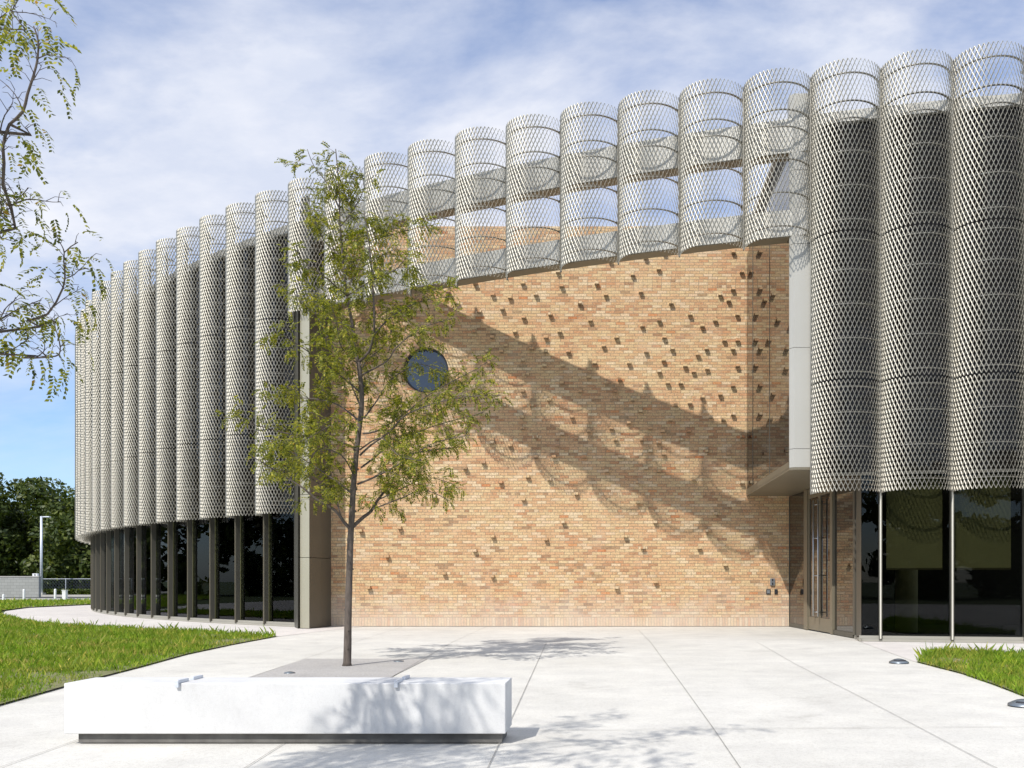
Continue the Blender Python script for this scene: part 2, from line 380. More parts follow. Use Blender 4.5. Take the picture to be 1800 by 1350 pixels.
for (ox, oy, sc, L) in (
 (900,440,3.75,[(75,235),(305,143),(330,240),(560,220),(160,292),(650,70),(883,53),(1005,18),(968,128),(797,168),(1460,14),(1515,150),(1457,260),(850,277),(620,292),(1373,295),(1428,332),(450,366),(1050,350),(80,443),(255,423),(518,461),(1175,428),(1485,425),(972,461),(1340,461),(860,498),(1255,498),(22,550),(316,550),(227,585),(690,590),(1005,590),(1487,594),(1400,608),(606,643),(1057,650),(1283,647),(1457,650),(373,684),(885,684),(1225,685),(133,655),(225,675),(75,732),(1000,722),(547,758),(773,758),(218,768),(340,768),(1142,764),(1287,782),(1487,762),(972,800),(1198,810),(105,830),(510,850),(713,855),(625,885),(332,883),(1027,890),(1112,874),(1457,893),(452,943),(683,940),(75,945),(1373,948),(1255,969),(797,993),(1172,1006),(247,1002),(133,1035),(850,1068),(1080,1035),(1457,1083),(1310,1100),(1393,1133),(398,1103),(70,1105),(1045,1115),(772,1135),(72,1180),(658,1172),(912,1177),(510,1200),(334,1218),(995,1208),(1168,1200),(163,1243),(857,1250),(1112,1248),(685,1262),(967,1265),(1515,1240),(303,1300),(915,1325),(1287,1328)]),
 (700,480,4.22,[(375,150),(575,95),(705,178),(833,195),(445,240),(607,300),(775,285),(105,190),(175,205),(570,435),(703,485),(500,760),(770,600),(667,590),(805,540),(700,1250),(790,1000),(675,680)]),
 (900,800,4.22,[(180,15),(315,30),(540,30),(705,135),(805,10),(995,110),(1127,8),(1090,130),(1350,178),(1607,8),(120,165),(283,185),(935,205),(1707,210),(480,290),(88,333),(938,358),(385,500),(1515,440),(1065,503),(1450,570),(255,625),(845,610),(972,690),(1390,693),(1583,825),(1067,943),(778,990)]),
 (560,860,4.22,[(318,308),(607,288),(1297,355),(515,502),(1163,460),(937,628),(1295,645),(378,730),(863,60)]),
 (580,560,4.5,[(310,1180),(1075,1185),(1218,1138),(1355,1297),(1635,1095),(1285,980),(1430,1020),(860,850),(970,645),(300,700),(120,560),(200,980),(640,900),(90,300),(480,60)]),
 (0,0,1.0,[(1333,470),(1352,448),(1366,520),(1345,560),(1372,600),(1335,590),(1360,640),(1340,690),(1375,700),(1350,745),(1338,800),(1362,830),(640,560),(668,480),(620,640)]),
):
    for (a, b_) in L: PB.append((ox + a/sc, oy + b_/sc))
for (px, py) in PB:
    X = (px - XC) * WY / F; Z = EYE + (YC - py) * WY / F + 0.02
    r_ = math.floor((Z - .215) / .068); z0 = .215 + r_ * .068 + .004
    x0 = X - .055; pr = random.uniform(.105, .12)
    w.box(x0, x0 + .094, WY - pr, WY + .01, z0, z0 + .064)
w.build('brick_wall', BRICK, bld)

# --- round window
def annulus(mb, cx, cz, r0, r1, y0, y1, n=64):
    for k in range(n):
        a, b_ = 2*PI*k/n, 2*PI*(k+1)/n
        P = lambda r, t, y: (cx + r*math.cos(t), y, cz + r*math.sin(t))
        mb.add([P(r0,a,y0),P(r0,b_,y0),P(r1,b_,y0),P(r1,a,y0),P(r0,a,y1),P(r0,b_,y1),P(r1,b_,y1),P(r1,a,y1)],
               [(0,1,2,3),(7,6,5,4),(0,4,5,1),(3,2,6,7)])
fr = MB(); annulus(fr, rcx, rcz, rr-.045, rr-.002, WY+.075, WY+.15)
rw = fr.build('round_window', BLACK, bld, bevel=0)
gm = MB(); gm.add([(rcx + (rr-.034)*math.cos(2*PI*k/64), WY+.12, rcz + (rr-.034)*math.sin(2*PI*k/64)) for k in range(64)], [tuple(range(64))])
gm.build('glass', ROUNDGLASS, rw)

# --- curved strips following the facade circle
def arc_box(mb, i0, i1, r0, r1, z0, z1, step=0.25, mi=0, ends=True):
    n = max(1, int(round((i1-i0)/step))); vs = []
    for k in range(n+1):
        t = i0 + (i1-i0)*k/n
        a = cp(t, r0); b_ = cp(t, r1)
        vs += [(a.x,a.y,z0),(b_.x,b_.y,z0),(b_.x,b_.y,z1),(a.x,a.y,z1)]
    fs = []
    for k in range(n):
        o = 4*k
        for j in range(4):
            fs.append((o+j, o+(j+1)%4, o+4+(j+1)%4, o+4+j))
    if ends: fs += [(0,3,2,1), (4*n,4*n+1,4*n+2,4*n+3)]
    mb.add(vs, fs, mi)

# upper curtain wall of dark glass, with thin frame lines
drum = [(ILO, 1.98), (12.05, IHI)]
for (a, b_) in drum:
    u = MB(); arc_box(u, a, b_, -.75, -.20, 3.02, 9.42, 0.5, 0)
    o = u.build('curtain_wall', [UPGLASS], bld)
    fl = MB()
    for z in (3.0,):
        arc_box(fl, a, b_, -.198, -.17, z, z+.06, 0.5)
    for i in range(math.ceil(a), int(b_)+1):
        arc_box(fl, i-.02, i+.02, -.197, -.15, 3.07, 9.4, 0.04)
    fl.build('wall_frame', FINM, o)
    c = MB(); arc_box(c, a, b_, -.85, -.12, 9.424, 9.62, 0.5)
    c.build('parapet', PANEL, bld)

# --- beams over the forecourt
for (z0, z1) in ((7.40, 7.86), (8.93, 9.53)):
    c = MB(); arc_box(c, 1.97, 12.1, -.36, -.06, z0, z1, 0.25)
    bm = c.build('canopy_beam', BRONZE, bld)
    c = MB(); arc_box(c, 1.97, 12.1, -.058, -.04, z0+.012, z1+.03, 0.25)
    c.build('fascia', PANEL, bm)

# --- expanded mesh screens (one shape per kind, shared by the copies)
CH_ = (cp(0) - cp(1)).length
def bay_arc(n):
    a_, b_ = CH_/2 - .006, .485
    rc = (a_*a_ + b_*b_)/(2*b_); ph = math.atan2(a_, rc-b_)
    t = np.linspace(-ph, ph, 2001)
    x = CH_/2 + rc*np.sin(t); y = -(rc*np.cos(t) - (rc-b_))
    L = np.concatenate([[0], np.cumsum(np.hypot(np.diff(x), np.diff(y)))])
    s_ = np.linspace(0, L[-1], n+1)
    X = np.interp(s_, L, x); Y = np.interp(s_, L, y)
    tx = np.gradient(X); ty = np.gradient(Y); l = np.hypot(tx, ty)
    return X, Y, tx/l, ty/l
def mesh_screen(segs, ncol=22, rowh=0.086, wid=0.0245, th=0.0026, alpha=R(38), bond=0.018):
    n = ncol*2
    X, Y, TX, TY = bay_arc(n)
    NX, NY = TY, -TX                                  # outward
    s = np.sign(NY[n//2]); 
    if s > 0: NX, NY = -NX, -NY
    DX = math.cos(alpha)*NX - math.sin(alpha)*TX; DY = math.cos(alpha)*NY - math.sin(alpha)*TY
    V = []; Fq = []; o = 0
    for (z0, z1) in segs:
        nr = int(round((z1-z0)/rowh)); rh = (z1-z0)/nr
        for j in range(nr):
            za, zb = z0 + j*rh, z0 + (j+1)*rh
            for i in range(j % 2, n+1, 2):
                items = [(i, i-1, za + bond/2 - .003, zb - bond/2 + .003, 1.0), (i, i+1, za + bond/2 - .003, zb - bond/2 + .003, 1.0),
                         (i, i, za - (bond/2 if j else 0), za + bond/2, 1.15)]
                for (i0, k, zA, zB, ws) in items:
                    if k < 0 or k > n: continue
                    A = np.array([X[i0], Y[i0], zA]); B = np.array([X[k], Y[k], zB])
                    if k != i0:
                        sh = .08*wid*(1 if k > i0 else -1)
                        A = A - np.array([DX[i0], DY[i0], 0])*sh; B = B + np.array([DX[k], DY[k], 0])*sh
                    dA = np.array([DX[i0], DY[i0], 0])*wid/2*ws; dB = np.array([DX[k], DY[k], 0])*wid/2*ws
                    sd_ = B - A; nn = np.cross(sd_, dA + dB); nn = nn/np.linalg.norm(nn)*th/2
                    V += [A-dA-nn, A+dA-nn, A+dA+nn, A-dA+nn, B-dB-nn, B+dB-nn, B+dB+nn, B-dB+nn]
                    Fq += [(o,o+1,o+5,o+4),(o+1,o+2,o+6,o+5),(o+2,o+3,o+7,o+6),(o+3,o,o+4,o+7)]
                    o += 8
    return V, Fq
def hoops(zs, z0, z1):
    mb = MB(); X, Y, TX, TY = bay_arc(24)
    for z in zs:
        vs = []; n = len(X)
        for k in range(n):
            nx, ny = TY[k], -TX[k]
            if TY[12]*0 - TX[12] > 0: nx, ny = -nx, -ny
            for (q, zz_) in ((-.055, z-.007), (-.02, z-.007), (-.02, z+.007), (-.055, z+.007)):
                vs.append((X[k]+nx*q, min(0.02, Y[k]+ny*q), zz_))
        fs = [(4*k+j, 4*k+(j+1) % 4, 4*k+4+(j+1) % 4, 4*k+4+j) for k in range(n-1) for j in range(4)]
        mb.add(vs, fs)
        mb.box(CH_-.05, CH_-.012, -.02, .17, z-.02, z+.02)
    mb.box(-.012, .004, -.03, .03, z0, z1)
    return mb
seg_full = [(ZM0, 4.62), (4.632, 7.22), (7.232, ZTOP)]; seg_free = [(ZM1, ZTOP)]
z_free = [7.43, 8.03, 8.63, 9.21, 9.51, 10.0]
z_full = [2.86, 3.45, 4.05, 4.5, 4.76, 5.35, 5.95, 6.55, 7.08] + z_free
protos = {}
for kind, segs, zs in (('full', seg_full, z_full), ('free', seg_free, z_free)):
    V, Fq = mesh_screen(segs)
    o = npmesh('mesh_screen', V, Fq, MESH)
    h = hoops(zs, segs[0][0], ZTOP-.1).build('hoop_frame', HOOP, o)
    protos[kind] = [o, h, False]
for i in range(ILO, IHI):
    kd = 'free' if i in FREE else 'full'
    o, h, used = protos[kd]
    if used:
        o2 = o.copy(); scene.collection.objects.link(o2)
        h2 = h.copy(); scene.collection.objects.link(h2); h2.parent = o2
    else:
        o2 = o; protos[kd][2] = True
    L_, R_ = cp(i+1), cp(i)
    o2.location = (L_.x, L_.y, 0)
    o2.rotation_euler = (0, 0, math.atan2(R_.y-L_.y, R_.x-L_.x))
    o2.parent = bld

# --- ground floor glazing with fins
def seg_wall(a, b_, y0, z0, z1, th, mb, mi=0):
    d = (b_-a).normalized(); n = Vector((d.y, -d.x, 0))
    p = [a + n*y0, b_ + n*y0, b_ + n*(y0-th), a + n*(y0-th)]
    if (p[1]-p[0]).cross(p[2]-p[1]).z < 0: p = p[::-1]
    mb.prism([(q.x, q.y) for q in p], z0, z1, mi)
for (a, b_) in ((ILO, 1.30), (12.0, IHI)):
    sill_m = MB(); arc_box(sill_m, a, b_, -.30, -.05, 0.0, .045, .5)
    arc_box(sill_m, a, b_, -.28, -.08, .047, .10, .5)
    sill_m.build('sill', SILLM, bld)
def fin(i, edge_mat):  # shaded sides and sunlit outer edge are put into the metal colours
    ew = .45 if i < 5 else .3
    a = cp(i, -.02); b_ = cp(i, -.15); d = (b_-a).normalized(); n = Vector((d.y, -d.x, 0))*.028
    mb = MB(); c1 = a + d*.012
    pts = [c1-n, c1+n, b_+n, b_-n]
    if (pts[1]-pts[0]).cross(pts[2]-pts[1]).z < 0: pts = pts[::-1]
    mb.prism([(q.x, q.y) for q in pts], .03, 3.04, 0)
    pts = [a-n*ew, a+n*ew, c1+n*ew, c1-n*ew]
    if (pts[1]-pts[0]).cross(pts[2]-pts[1]).z < 0: pts = pts[::-1]
    mb.prism([(q.x, q.y) for q in pts], .05, 3.03, 1)
    return mb.build('fin', [FINM, edge_mat], bld)
for i in list(range(ILO, 2)) + list(range(12, IHI)):
    fin(i, CHAMP if i < 5 else BRONZE)
    lo, hi = (i, i+1)
    if i == 1: lo, hi = 1, 1.30
    g = MB(); arc_box(g, lo+.03, hi-.03, -.17, -.155, .101, 3.0, 1.0); g.build('window', PANE, bld)
# interior: dark rooms with blinds and curtains
for (a, b_) in ((ILO, 1.2), (12.3, IHI)):
    inn = MB(); arc_box(inn, a, b_, -6, -5.8, .02, 3.0, 1.0); inn.build('inner_wall', INNER, bld)
flo = MB(); arc_box(flo, ILO, 1.25, -5.8, -.31, .004, .05, 1.0); arc_box(flo, 12.2, IHI, -5.8, -.31, .004, .05, 1.0)
flo.build('inner_floor', INNER, bld)
cei = MB(); arc_box(cei, ILO, 1.25, -5.9, -.31, 3.002, 3.015, 1.0); arc_box(cei, 12.2, IHI, -5.9, -.31, 3.002, 3.015, 1.0)
cei.build('inner_ceiling', INNER, bld)
for (a, b_) in ((.10, .90), (-.86, -.06), (-1.9, -1.1)):
    bl = MB(); arc_box(bl, a, b_, -.36, -.345, 1.32, 2.98, .25)
    o = bl.build('roller_blind', CURTAIN, bld)
    bl = MB(); arc_box(bl, a, b_, -.365, -.34, 1.285, 1.318, .25); bl.build('hem_bar', BRONZE, o)
for i in range(12, 22):
    mb = MB(); n = 14; vs = []; 
    for k in range(n+1):
        t = i + .08 + .42*k/n
        p = cp(t, -.42 + .035*math.sin(k*1.9))
        vs += [(p.x, p.y, .1), (p.x, p.y, 2.95)]
    mb.add(vs, [(2*k, 2*k+2, 2*k+3, 2*k+1) for k in range(n)])
    mb.build('curtain', CURTAIN, bld)
# an inside column
mb = MB(); c0 = cp(.45, -2.2); mb.tube([(c0.x, c0.y, .06), (c0.x, c0.y, 2.98)], .22, 20); mb.build('inner_column', CURTAIN, bld, smooth=True)

# --- pilaster where the drum meets the brick wall
pil = MB(); side = MB()
pa, pb, pc, pd = W(527.5,0,20.86), W(544,0,20.76), W(582,0,WY-.003), Vector((-7.5, 21.75, 0))
def ccw(p):
    return p if (p[1]-p[0]).cross(p[2]-p[1]).z > 0 else p[::-1]
zj = [0.0, 1.62, 3.06, 5.2, 7.36]
for z0, z1 in zip(zj[:-1], zj[1:]):
    m1 = pb.lerp(pc, .5) + Vector((.012, .0, 0))
    pil.prism([(q.x, q.y) for q in [pd, pa, pb - Vector((.004, 0, 0)), Vector((pc.x-.006, pc.y, 0))]], z0 + .008, z1 - .004)
    side.prism([(q.x, q.y) for q in [pb + Vector((-.003, -.001, 0)), m1 + Vector((.004, 0, 0)), Vector((pc.x, pc.y-.002, 0)), Vector((pc.x-.005, pc.y-.002, 0))]], z0 + .008, z1 - .004)
plo = pil.build('pilaster', PILM, bld)
side.build('return_panel', PILM_SHADE, plo)
pil = MB(); pil.prism([(q.x+.03*0+.02*(1 if q is pa else 0), q.y+.03) for q in [pd, pa, pb]], .0, 9.9); 
c0 = cp(12.0, -.15)
pil.prism([(q.x, q.y) for q in ccw([Vector((c0.x-.02, c0.y-.25, 0)), Vector((pa.x-.03, pa.y-.06, 0)), Vector((pa.x-.03, pa.y+.5, 0)), Vector((c0.x-.25, c0.y+.3, 0))])], .0, 7.36)
pil.build('corner_frame', FINM, bld)
# return wall above, closing the drum behind the screen
rt = MB(); c1 = cp(12.05, -.32); c2 = cp(12.05, -.75)
rt.prism([(q.x, q.y) for q in ccw([c1, Vector((-6.86, WY-.01, 0)), Vector((-6.86, WY+.3, 0)), c2])], 7.38, 9.42)
rt.build('return_wall', FINM, bld)

# --- projecting bay on the right (glass side, metal front, soffit)
gx0, gx1 = 3.19, 3.235; fy = 16.72
bay = MB()
sp = [(gx0, WY-.002), (gx1, fy), (3.31, fy-.08), (3.66, fy-.08), (4.62, fy+.5), (4.25, WY-.002)]
sp_ccw = sp if (Vector((*sp[1],0))-Vector((*sp[0],0))).cross(Vector((*sp[2],0))-Vector((*sp[1],0))).z > 0 else sp[::-1]
bay.prism(sp, 3.12, 3.165)
proj = bay.build('soffit', BRONZE, bld)
e = MB()
e.prism([(gx0-.004, WY-.003), (gx1-.004, fy), (gx1+.03, fy+.01), (gx0+.03, WY-.003)], 3.167, 3.28)
e.build('edge_trim', BRONZE, bld)
e = MB()
for z0, z1 in ((3.167, 3.50), (3.508, 5.35), (5.358, 7.25), (7.258, 8.6), (8.608, 10.0)):
    e.prism([(gx1, fy), (3.31, fy-.08), (3.66, fy-.08), (3.66, fy+.3), (gx1+.02, fy+.3)], z0, z1)
e.build('bay_front_panel', PANEL, bld)
g = MB()
g.prism([(gx0+.004, WY-.004), (gx1+.004, fy+.02), (gx1+.03, fy+.3), (gx0+.05, WY-.004)], 3.285, 8.9)
bg = g.build('bay_side_glass', SIDEGLASS, bld)
e = MB()
for t in (.18, .60, ):
    X = gx0 + (gx1-gx0)*t; Y = WY + (fy-WY)*t
    e.box(X-.002, X+.012, Y-.012, Y+.012, 3.29, 8.88)
e.build('glass_joint', FINM, bg)
e = MB(); e.prism([(gx1+.04, fy+.31), (4.5, fy+.4), (4.2, WY-.01), (gx0+.06, WY-.01)], 3.29, 9.4); e.build('bay_core', INNER, bld)
e = MB(); e.prism([(gx0-.02, WY-.02), (gx1-.02, fy+.02), (3.66, fy+.02), (4.6, fy+.5), (4.22, WY-.02)], 9.43, 9.55); e.build('bay_roof', ROOFM, bld)

# --- entrance glazing, nearly square to the brick wall
EA = Vector((4.217, WY, 0)); EB = Vector((4.590, 17.20, 0))
ED = (EB-EA).normalized(); EN = Vector((-ED.y, ED.x, 0)); EN = -EN if EN.x > 0 else EN      # faces left
def et(px):                                            # distance along the line seen at photo column px
    lo, hi = 0.0, (EB-EA).length
    for _ in range(40):
        m_ = (lo+hi)/2; p = EA + ED*m_
        if XC + F*p.x/p.y < px: lo = m_
        else: hi = m_
    return lo
def eb(mb, s0, s1, n0, n1, z0, z1, mi=0):
    p = [EA+ED*s0+EN*n0, EA+ED*s1+EN*n0, EA+ED*s1+EN*n1, EA+ED*s0+EN*n1]
    if (p[1]-p[0]).cross(p[2]-p[1]).z < 0: p = p[::-1]
    mb.prism([(q.x, q.y) for q in p], z0, z1, mi)
s1_, s2_, s3_, s4_, sE = et(1416.5), et(1422.5), et(1463), et(1467), (EB-EA).length
ZT = 3.11
e = MB()
eb(e, 0, s1_-.01, -.03, 0, .09, ZT); o = e.build('entrance_sidelight', SIDEGLASS, bld)
e = MB(); eb(e, 0.0, .03, -.04, .012, .0, ZT); eb(e, .03, s1_-.01, -.04, .02, .005, .088); e.build('frame', FINM, o)
e = MB(); eb(e, s4_+.01, sE-.10, -.03, 0, .10, ZT); o = e.build('entrance_sidelight', SIDEGLASS, bld)
e = MB(); eb(e, s4_+.01, sE-.10, -.04, .03, .005, .098); eb(e, sE-.10, sE, -.05, .03, .06, ZT); e.build('frame', FINM, o)
mid = (s2_+s3_)/2
e = MB(); eb(e, s1_, s2_, -.05, .05, 0.005, ZT); eb(e, s3_, s4_, -.05, .05, .005, ZT); eb(e, s2_+.002, s3_-.002, -.05, .035, 3.02, ZT)
e.build('door_frame', BRONZE, bld)
for (a, b_) in ((s2_+.01, mid-.006), (mid+.006, s3_-.01)):
    e = MB(); eb(e, a, b_, -.03, .025, .02, .30); eb(e, a, b_, -.03, .025, 2.9, 3.01)
    eb(e, a, a+.07, -.03, .025, .302, 2.898); eb(e, b_-.07, b_, -.03, .025, .302, 2.898)
    d = e.build('entrance_door', BRONZE, bld)
    e = MB(); eb(e, a+.072, b_-.072, -.01, .004, .304, 2.896); e.build('glass', SIDEGLASS, d)
    hs = (b_-.16) if a < mid-.05 else (a+.16)
    e = MB(); q = EA+ED*hs+EN*.10
    e.tube([(q.x, q.y, .33), (q.x, q.y, 2.82)], .019, 10)
    for z in (.42, 1.2, 2.0, 2.72):
        q0 = EA+ED*hs+EN*.10; q1 = EA+ED*(hs + (.11 if a < mid-.05 else -.11))+EN*.02
        e.tube([(q0.x, q0.y, z), (q1.x, q1.y, z)], .010, 8)
    e.build('handle', STEEL, d, smooth=True)
# corner post between the entrance glazing and the curved front
e = MB(); c0 = cp(1.30, -.24); c1 = cp(1.30, -.14)
e.prism([(q.x, q.y) for q in ccw([EB + Vector((-.01, -.02, 0)), Vector((c1.x+.03, c1.y-.02, 0)), Vector((c0.x+.05, c0.y+.1, 0)), EB + Vector((.05, .12, 0))])], .06, 3.2)
e.build('corner_post', FINM, bld)
e = MB(); e.prism([(q.x, q.y) for q in ccw([EB+Vector((-.05, -.05, 0)), Vector((c1.x, c1.y-.18, 0)), Vector((c1.x, c1.y+.1, 0)), EB+Vector((.05, .2, 0))])], .0, .055)
e.build('sill', SILLM, bld)
# rear mass and roof
e = MB(); e.prism([(wx0+.02, WY+.42), (wx1+3.0, WY+.42), (wx1+3, WY+12), (wx0+.02, WY+12)], .06, 9.0); e.build('rear_block', INNER, bld)
e = MB(); n = 40; pts = [cp(ILO + (1.9-ILO)*k/10, -.86) for k in range(11)]
e.prism([(q.x, q.y) for q in ccw([pts[0]] + pts[1:] + [Vector((3.9, WY+.4, 0)), Vector((12, WY+8, 0)), Vector((22, WY, 0))])], 9.1, 9.3)
pts = [cp(12.3 + (IHI-12.3)*k/30, -.86) for k in range(31)]
e.prism([(q.x, q.y) for q in ccw(pts + [Vector((-12, 55, 0)), Vector((-7.2, 40, 0)), Vector((-7.2, WY+.5, 0))])], 9.1, 9.3)
e.build('roof', ROOFM, bld)

# --- wall devices
def on_wall(px, py): return Vector(((px-XC)*WY/F, WY, EYE + (YC-py)*WY/F))
p = on_wall(1357.5, 1023)
t = thing('card_reader', 'grey upright card reader on the brick wall above two black boxes', 'card reader', p)
e = MB(); e.box(-.055, .055, -.05, 0, -.085, .085); e.build('housing', GREYP, t, bevel=.008)
e = MB(); e.box(-.018, .018, -.054, -.0502, -.07, .07); pl = e.build('slot', BLACK, t)
e = MB(); e.box(-.016, .016, -.058, -.0545, -.012, .012); e.build('button', STEEL, pl)
for px, lab in ((1350.5, 'wide black square box left under the card reader'), (1364, 'narrow black box right under the card reader')):
    p = on_wall(px, 1040); hw = .052 if px < 1355 else .037
    t = thing('door_button', lab, 'door button', p, group='black boxes under the card reader')
    e = MB(); e.box(-hw, hw, -.03, 0, -.058, .058); e.build('housing', BLACK, t, bevel=.005)
    e = MB(); e.box(-hw*.7, hw*.7, -.036, -.0302, -.04, .04); e.build('push_plate', GREYP if px < 1355 else BLACK, t)

# ------------------------------------------------------------------ ground
def sheet(name, pts, z, m, kind='structure', thick=0.0):
    me = bpy.data.meshes.new(name); bm = bmesh.new()
    vs = [bm.verts.new((p[0], p[1], z)) for p in pts]; f = bm.faces.new(vs)
    if f.normal.z < 0: bmesh.ops.reverse_faces(bm, faces=[f])
    bm.normal_update()
    if bm.faces[:][0].normal.z < 0: bmesh.ops.reverse_faces(bm, faces=bm.faces[:])
    bmesh.ops.triangulate(bm, faces=bm.faces[:])
    bm.to_mesh(me); bm.free(); me.materials.append(m)
    o = link(name, me); o['kind'] = kind; return o
sheet('ground', [(-1500,-900),(1500,-900),(1500,1500),(-1500,1500)], -.03, FIELD)
# plaza concrete
sheet('plaza', [(-40,-12),(40,-12),(40,30),(-11,30),(-30,30),(-40,20)], -.008, PLAZA)
# lighter pinkish path round the drum
def gp(L): return [G(x, y) for x, y in L]
ring_in = [cp(12.0 + (IHI-2-12)*k/20, -1) for k in range(21)]
path_out = gp([(660,1098.5),(560,1110),(490,1118.5),(330,1108.5),(200,1103),(100,1096.5),(45,1090),(18,1084),(4,1079),(10,1074),(50,1068.5),(155,1063.5)])
far = [Vector((-16, 46, 0)), Vector((-10, 46, 0))]
sheet('path', [(p.x, p.y) for p in [Vector((-7.0, 23.5, 0))] + path_out + far + [Vector((-7.0, 30, 0))]], -.004, PATH)
sheet('path', [(p.x, p.y) for p in gp([(1500,1118),(1505,1125),(1612,1164),(1640,1147),(1900,1150)]) + [Vector((16, 13, 0)), Vector((16, 20, 0)), Vector((4.6, 18, 0))]], -.004, PATH)
# joints
jm = MB()
def joint(L, wd=.0055):
    P = [G(x, y) for x, y in L]
    for a, b_ in zip(P[:-1], P[1:]):
        d = (b_-a).normalized(); n = Vector((-d.y, d.x, 0))*wd/2
        jm.add([(a-n).xyz[:2]+(.0,) if False else (a.x-n.x, a.y-n.y, .0), (b_.x-n.x, b_.y-n.y, 0), (b_.x+n.x, b_.y+n.y, 0), (a.x+n.x, a.y+n.y, 0)], [(0,1,2,3)])
joint([(960,1130),(905,1250),(874,1314),(856,1352)]); joint([(860,1099),(796,1128),(693,1187),(504,1303),(429,1350),(330,1410)])
joint([(715,1099),(536,1157),(450,1187),(125,1304),(0,1348)]); joint([(1122,1107),(1143,1128),(1198,1202),(1252,1277),(1302,1350),(1340,1400)])
joint([(1330,1128),(1400,1168),(1502,1219),(1612,1276),(1720,1333),(1780,1364)], .005)
joint([(880,1283.5),(1100,1282),(1300,1280),(1600,1278),(1850,1276)], .006); joint([(0,1196.5),(480,1153)], .003)
joint([(1160,1222.5),(1800,1220)], .003); joint([(380,1150),(640,1150.5)], .002)
o = jm.build('plaza_joints', JOINT); o['kind'] = 'structure'
sheet('tree_pit_gravel', [(p.x, p.y) for p in gp([(436,1190),(538,1157.5),(752,1157.5),(683,1192),(600,1215),(380,1215)])], -.002, GRAVEL)

# lawns: soil + blades
def grass_mat():
    m, nt, b = newmat('grass_blades')
    f = noise(nt, 1.4, 5, 0.65); g_ = noise(nt, 60, 2)
    c1 = ramp(nt, f, [(0.30, (0.46, 0.38, 0.16)), (0.42, (0.30, 0.34, 0.06)), (0.56, (0.20, 0.31, 0.03)), (0.66, (0.34, 0.44, 0.05)), (0.75, (0.24, 0.34, 0.04))])
    c2 = ramp(nt, g_, [(0.3, (0.55, 0.6, 0.5)), (0.7, (1.35, 1.3, 1.2))])
    gi = N(nt, 'ShaderNodeNewGeometry')
    c2 = mixc(nt, 1.0, c2, ramp(nt, gi.outputs['Random Per Island'], [(0, (.55, .6, .5)), (.5, (1, 1, 1)), (.86, (1.2, 1.15, .9)), (.88, (1.7, 1.25, 1.5)), (1, (1.9, 1.35, 1.9))]), 'MULTIPLY')
    nt.links.new(mixc(nt, 1.0, c1, c2, 'MULTIPLY'), b.inputs['Base Color'])
    b.inputs['Roughness'].default_value = 0.55; b.inputs['Specular IOR Level'].default_value = 0.3
    out = nt.nodes['Material Output']
    tl = N(nt, 'ShaderNodeBsdfTranslucent'); nt.links.new(mixc(nt, 1.0, c1, (1.1, 1.5, 0.5), 'MULTIPLY'), tl.inputs[0])
    ms = N(nt, 'ShaderNodeMixShader'); ms.inputs[0].default_value = .35
    nt.links.new(b.outputs[0], ms.inputs[1]); nt.links.new(tl.outputs[0], ms.inputs[2]); nt.links.new(ms.outputs[0], out.inputs[0])
    return m
GRASS = grass_mat()
def inside(px_, py_, poly):
    c = np.zeros(len(px_), bool); n = len(poly)
    for i in range(n):
        x1, y1 = poly[i][0], poly[i][1]; x2, y2 = poly[i-1][0], poly[i-1][1]
        cond = ((y1 > py_) != (y2 > py_)) & (px_ < (x2-x1)*(py_-y1)/(y2-y1+1e-12)+x1)
        c ^= cond
    return c
def vnoise(x, y, s, seed):
    r = np.random.default_rng(seed).random((64, 64))
    X = x*s % 63; Y = y*s % 63; i = X.astype(int); j = Y.astype(int); fx = X-i; fy_ = Y-j
    fx = fx*fx*(3-2*fx); fy_ = fy_*fy_*(3-2*fy_)
    return (r[i,j]*(1-fx)*(1-fy_)+r[i+1,j]*fx*(1-fy_)+r[i,j+1]*(1-fx)*fy_+r[i+1,j+1]*fx*fy_)
def blades(name, poly, n, h0, h1, wd, label_kind='stuff', tall=0.01):
    P = np.array([(p[0], p[1]) for p in poly]); lo, hi = P.min(0), P.max(0)
    # denser where the camera is nearer
    q = RNG.random((n*6, 2))*(hi-lo)+lo
    k = inside(q[:,0], q[:,1], poly)
    dist = np.hypot(q[:,0], q[:,1])
    vn = vnoise(q[:,0]+100, q[:,1]+100, .9, 3)*.6 + vnoise(q[:,0]+100, q[:,1]+100, 3.1, 4)*.4
    keep = k & (RNG.random(len(q)) < np.clip((lo[1]/dist)**1.2, .12, 1)*np.clip(vn*2.6-.35, .1, 1))
    q = q[keep][:n]; vn = vn[keep][:n]; m = len(q)
    dist = np.hypot(q[:,0], q[:,1])
    h = (h0+(h1-h0)*RNG.random(m)**1.5)*(0.55+.9*vn); h = np.where(RNG.random(m) < tall, h*2.0, h)
    wv = wd*(.6+.8*RNG.random(m))*np.clip(dist/9, .8, 2.2)
    a = RNG.random(m)*2*PI; bend = RNG.random(m)*.75*h; ba = RNG.random(m)*2*PI
    dx_, dy_ = np.cos(a)*wv/2, np.sin(a)*wv/2
    bx_, by_ = np.cos(ba)*bend, np.sin(ba)*bend
    z = np.zeros(m)
    V = np.stack([np.stack([q[:,0]-dx_, q[:,1]-dy_, z-.01], 1), np.stack([q[:,0]+dx_, q[:,1]+dy_, z-.01], 1),
                  np.stack([q[:,0]+dx_*.7+bx_*.35, q[:,1]+dy_*.7+by_*.35, h*.6], 1), np.stack([q[:,0]+bx_, q[:,1]+by_, h], 1)], 1).reshape(-1, 3)
    V4 = V
    Fq = (np.arange(m)*4)[:, None] + np.array([0, 1, 2, 3])[None]
    return npmesh(name, V4, Fq, GRASS)
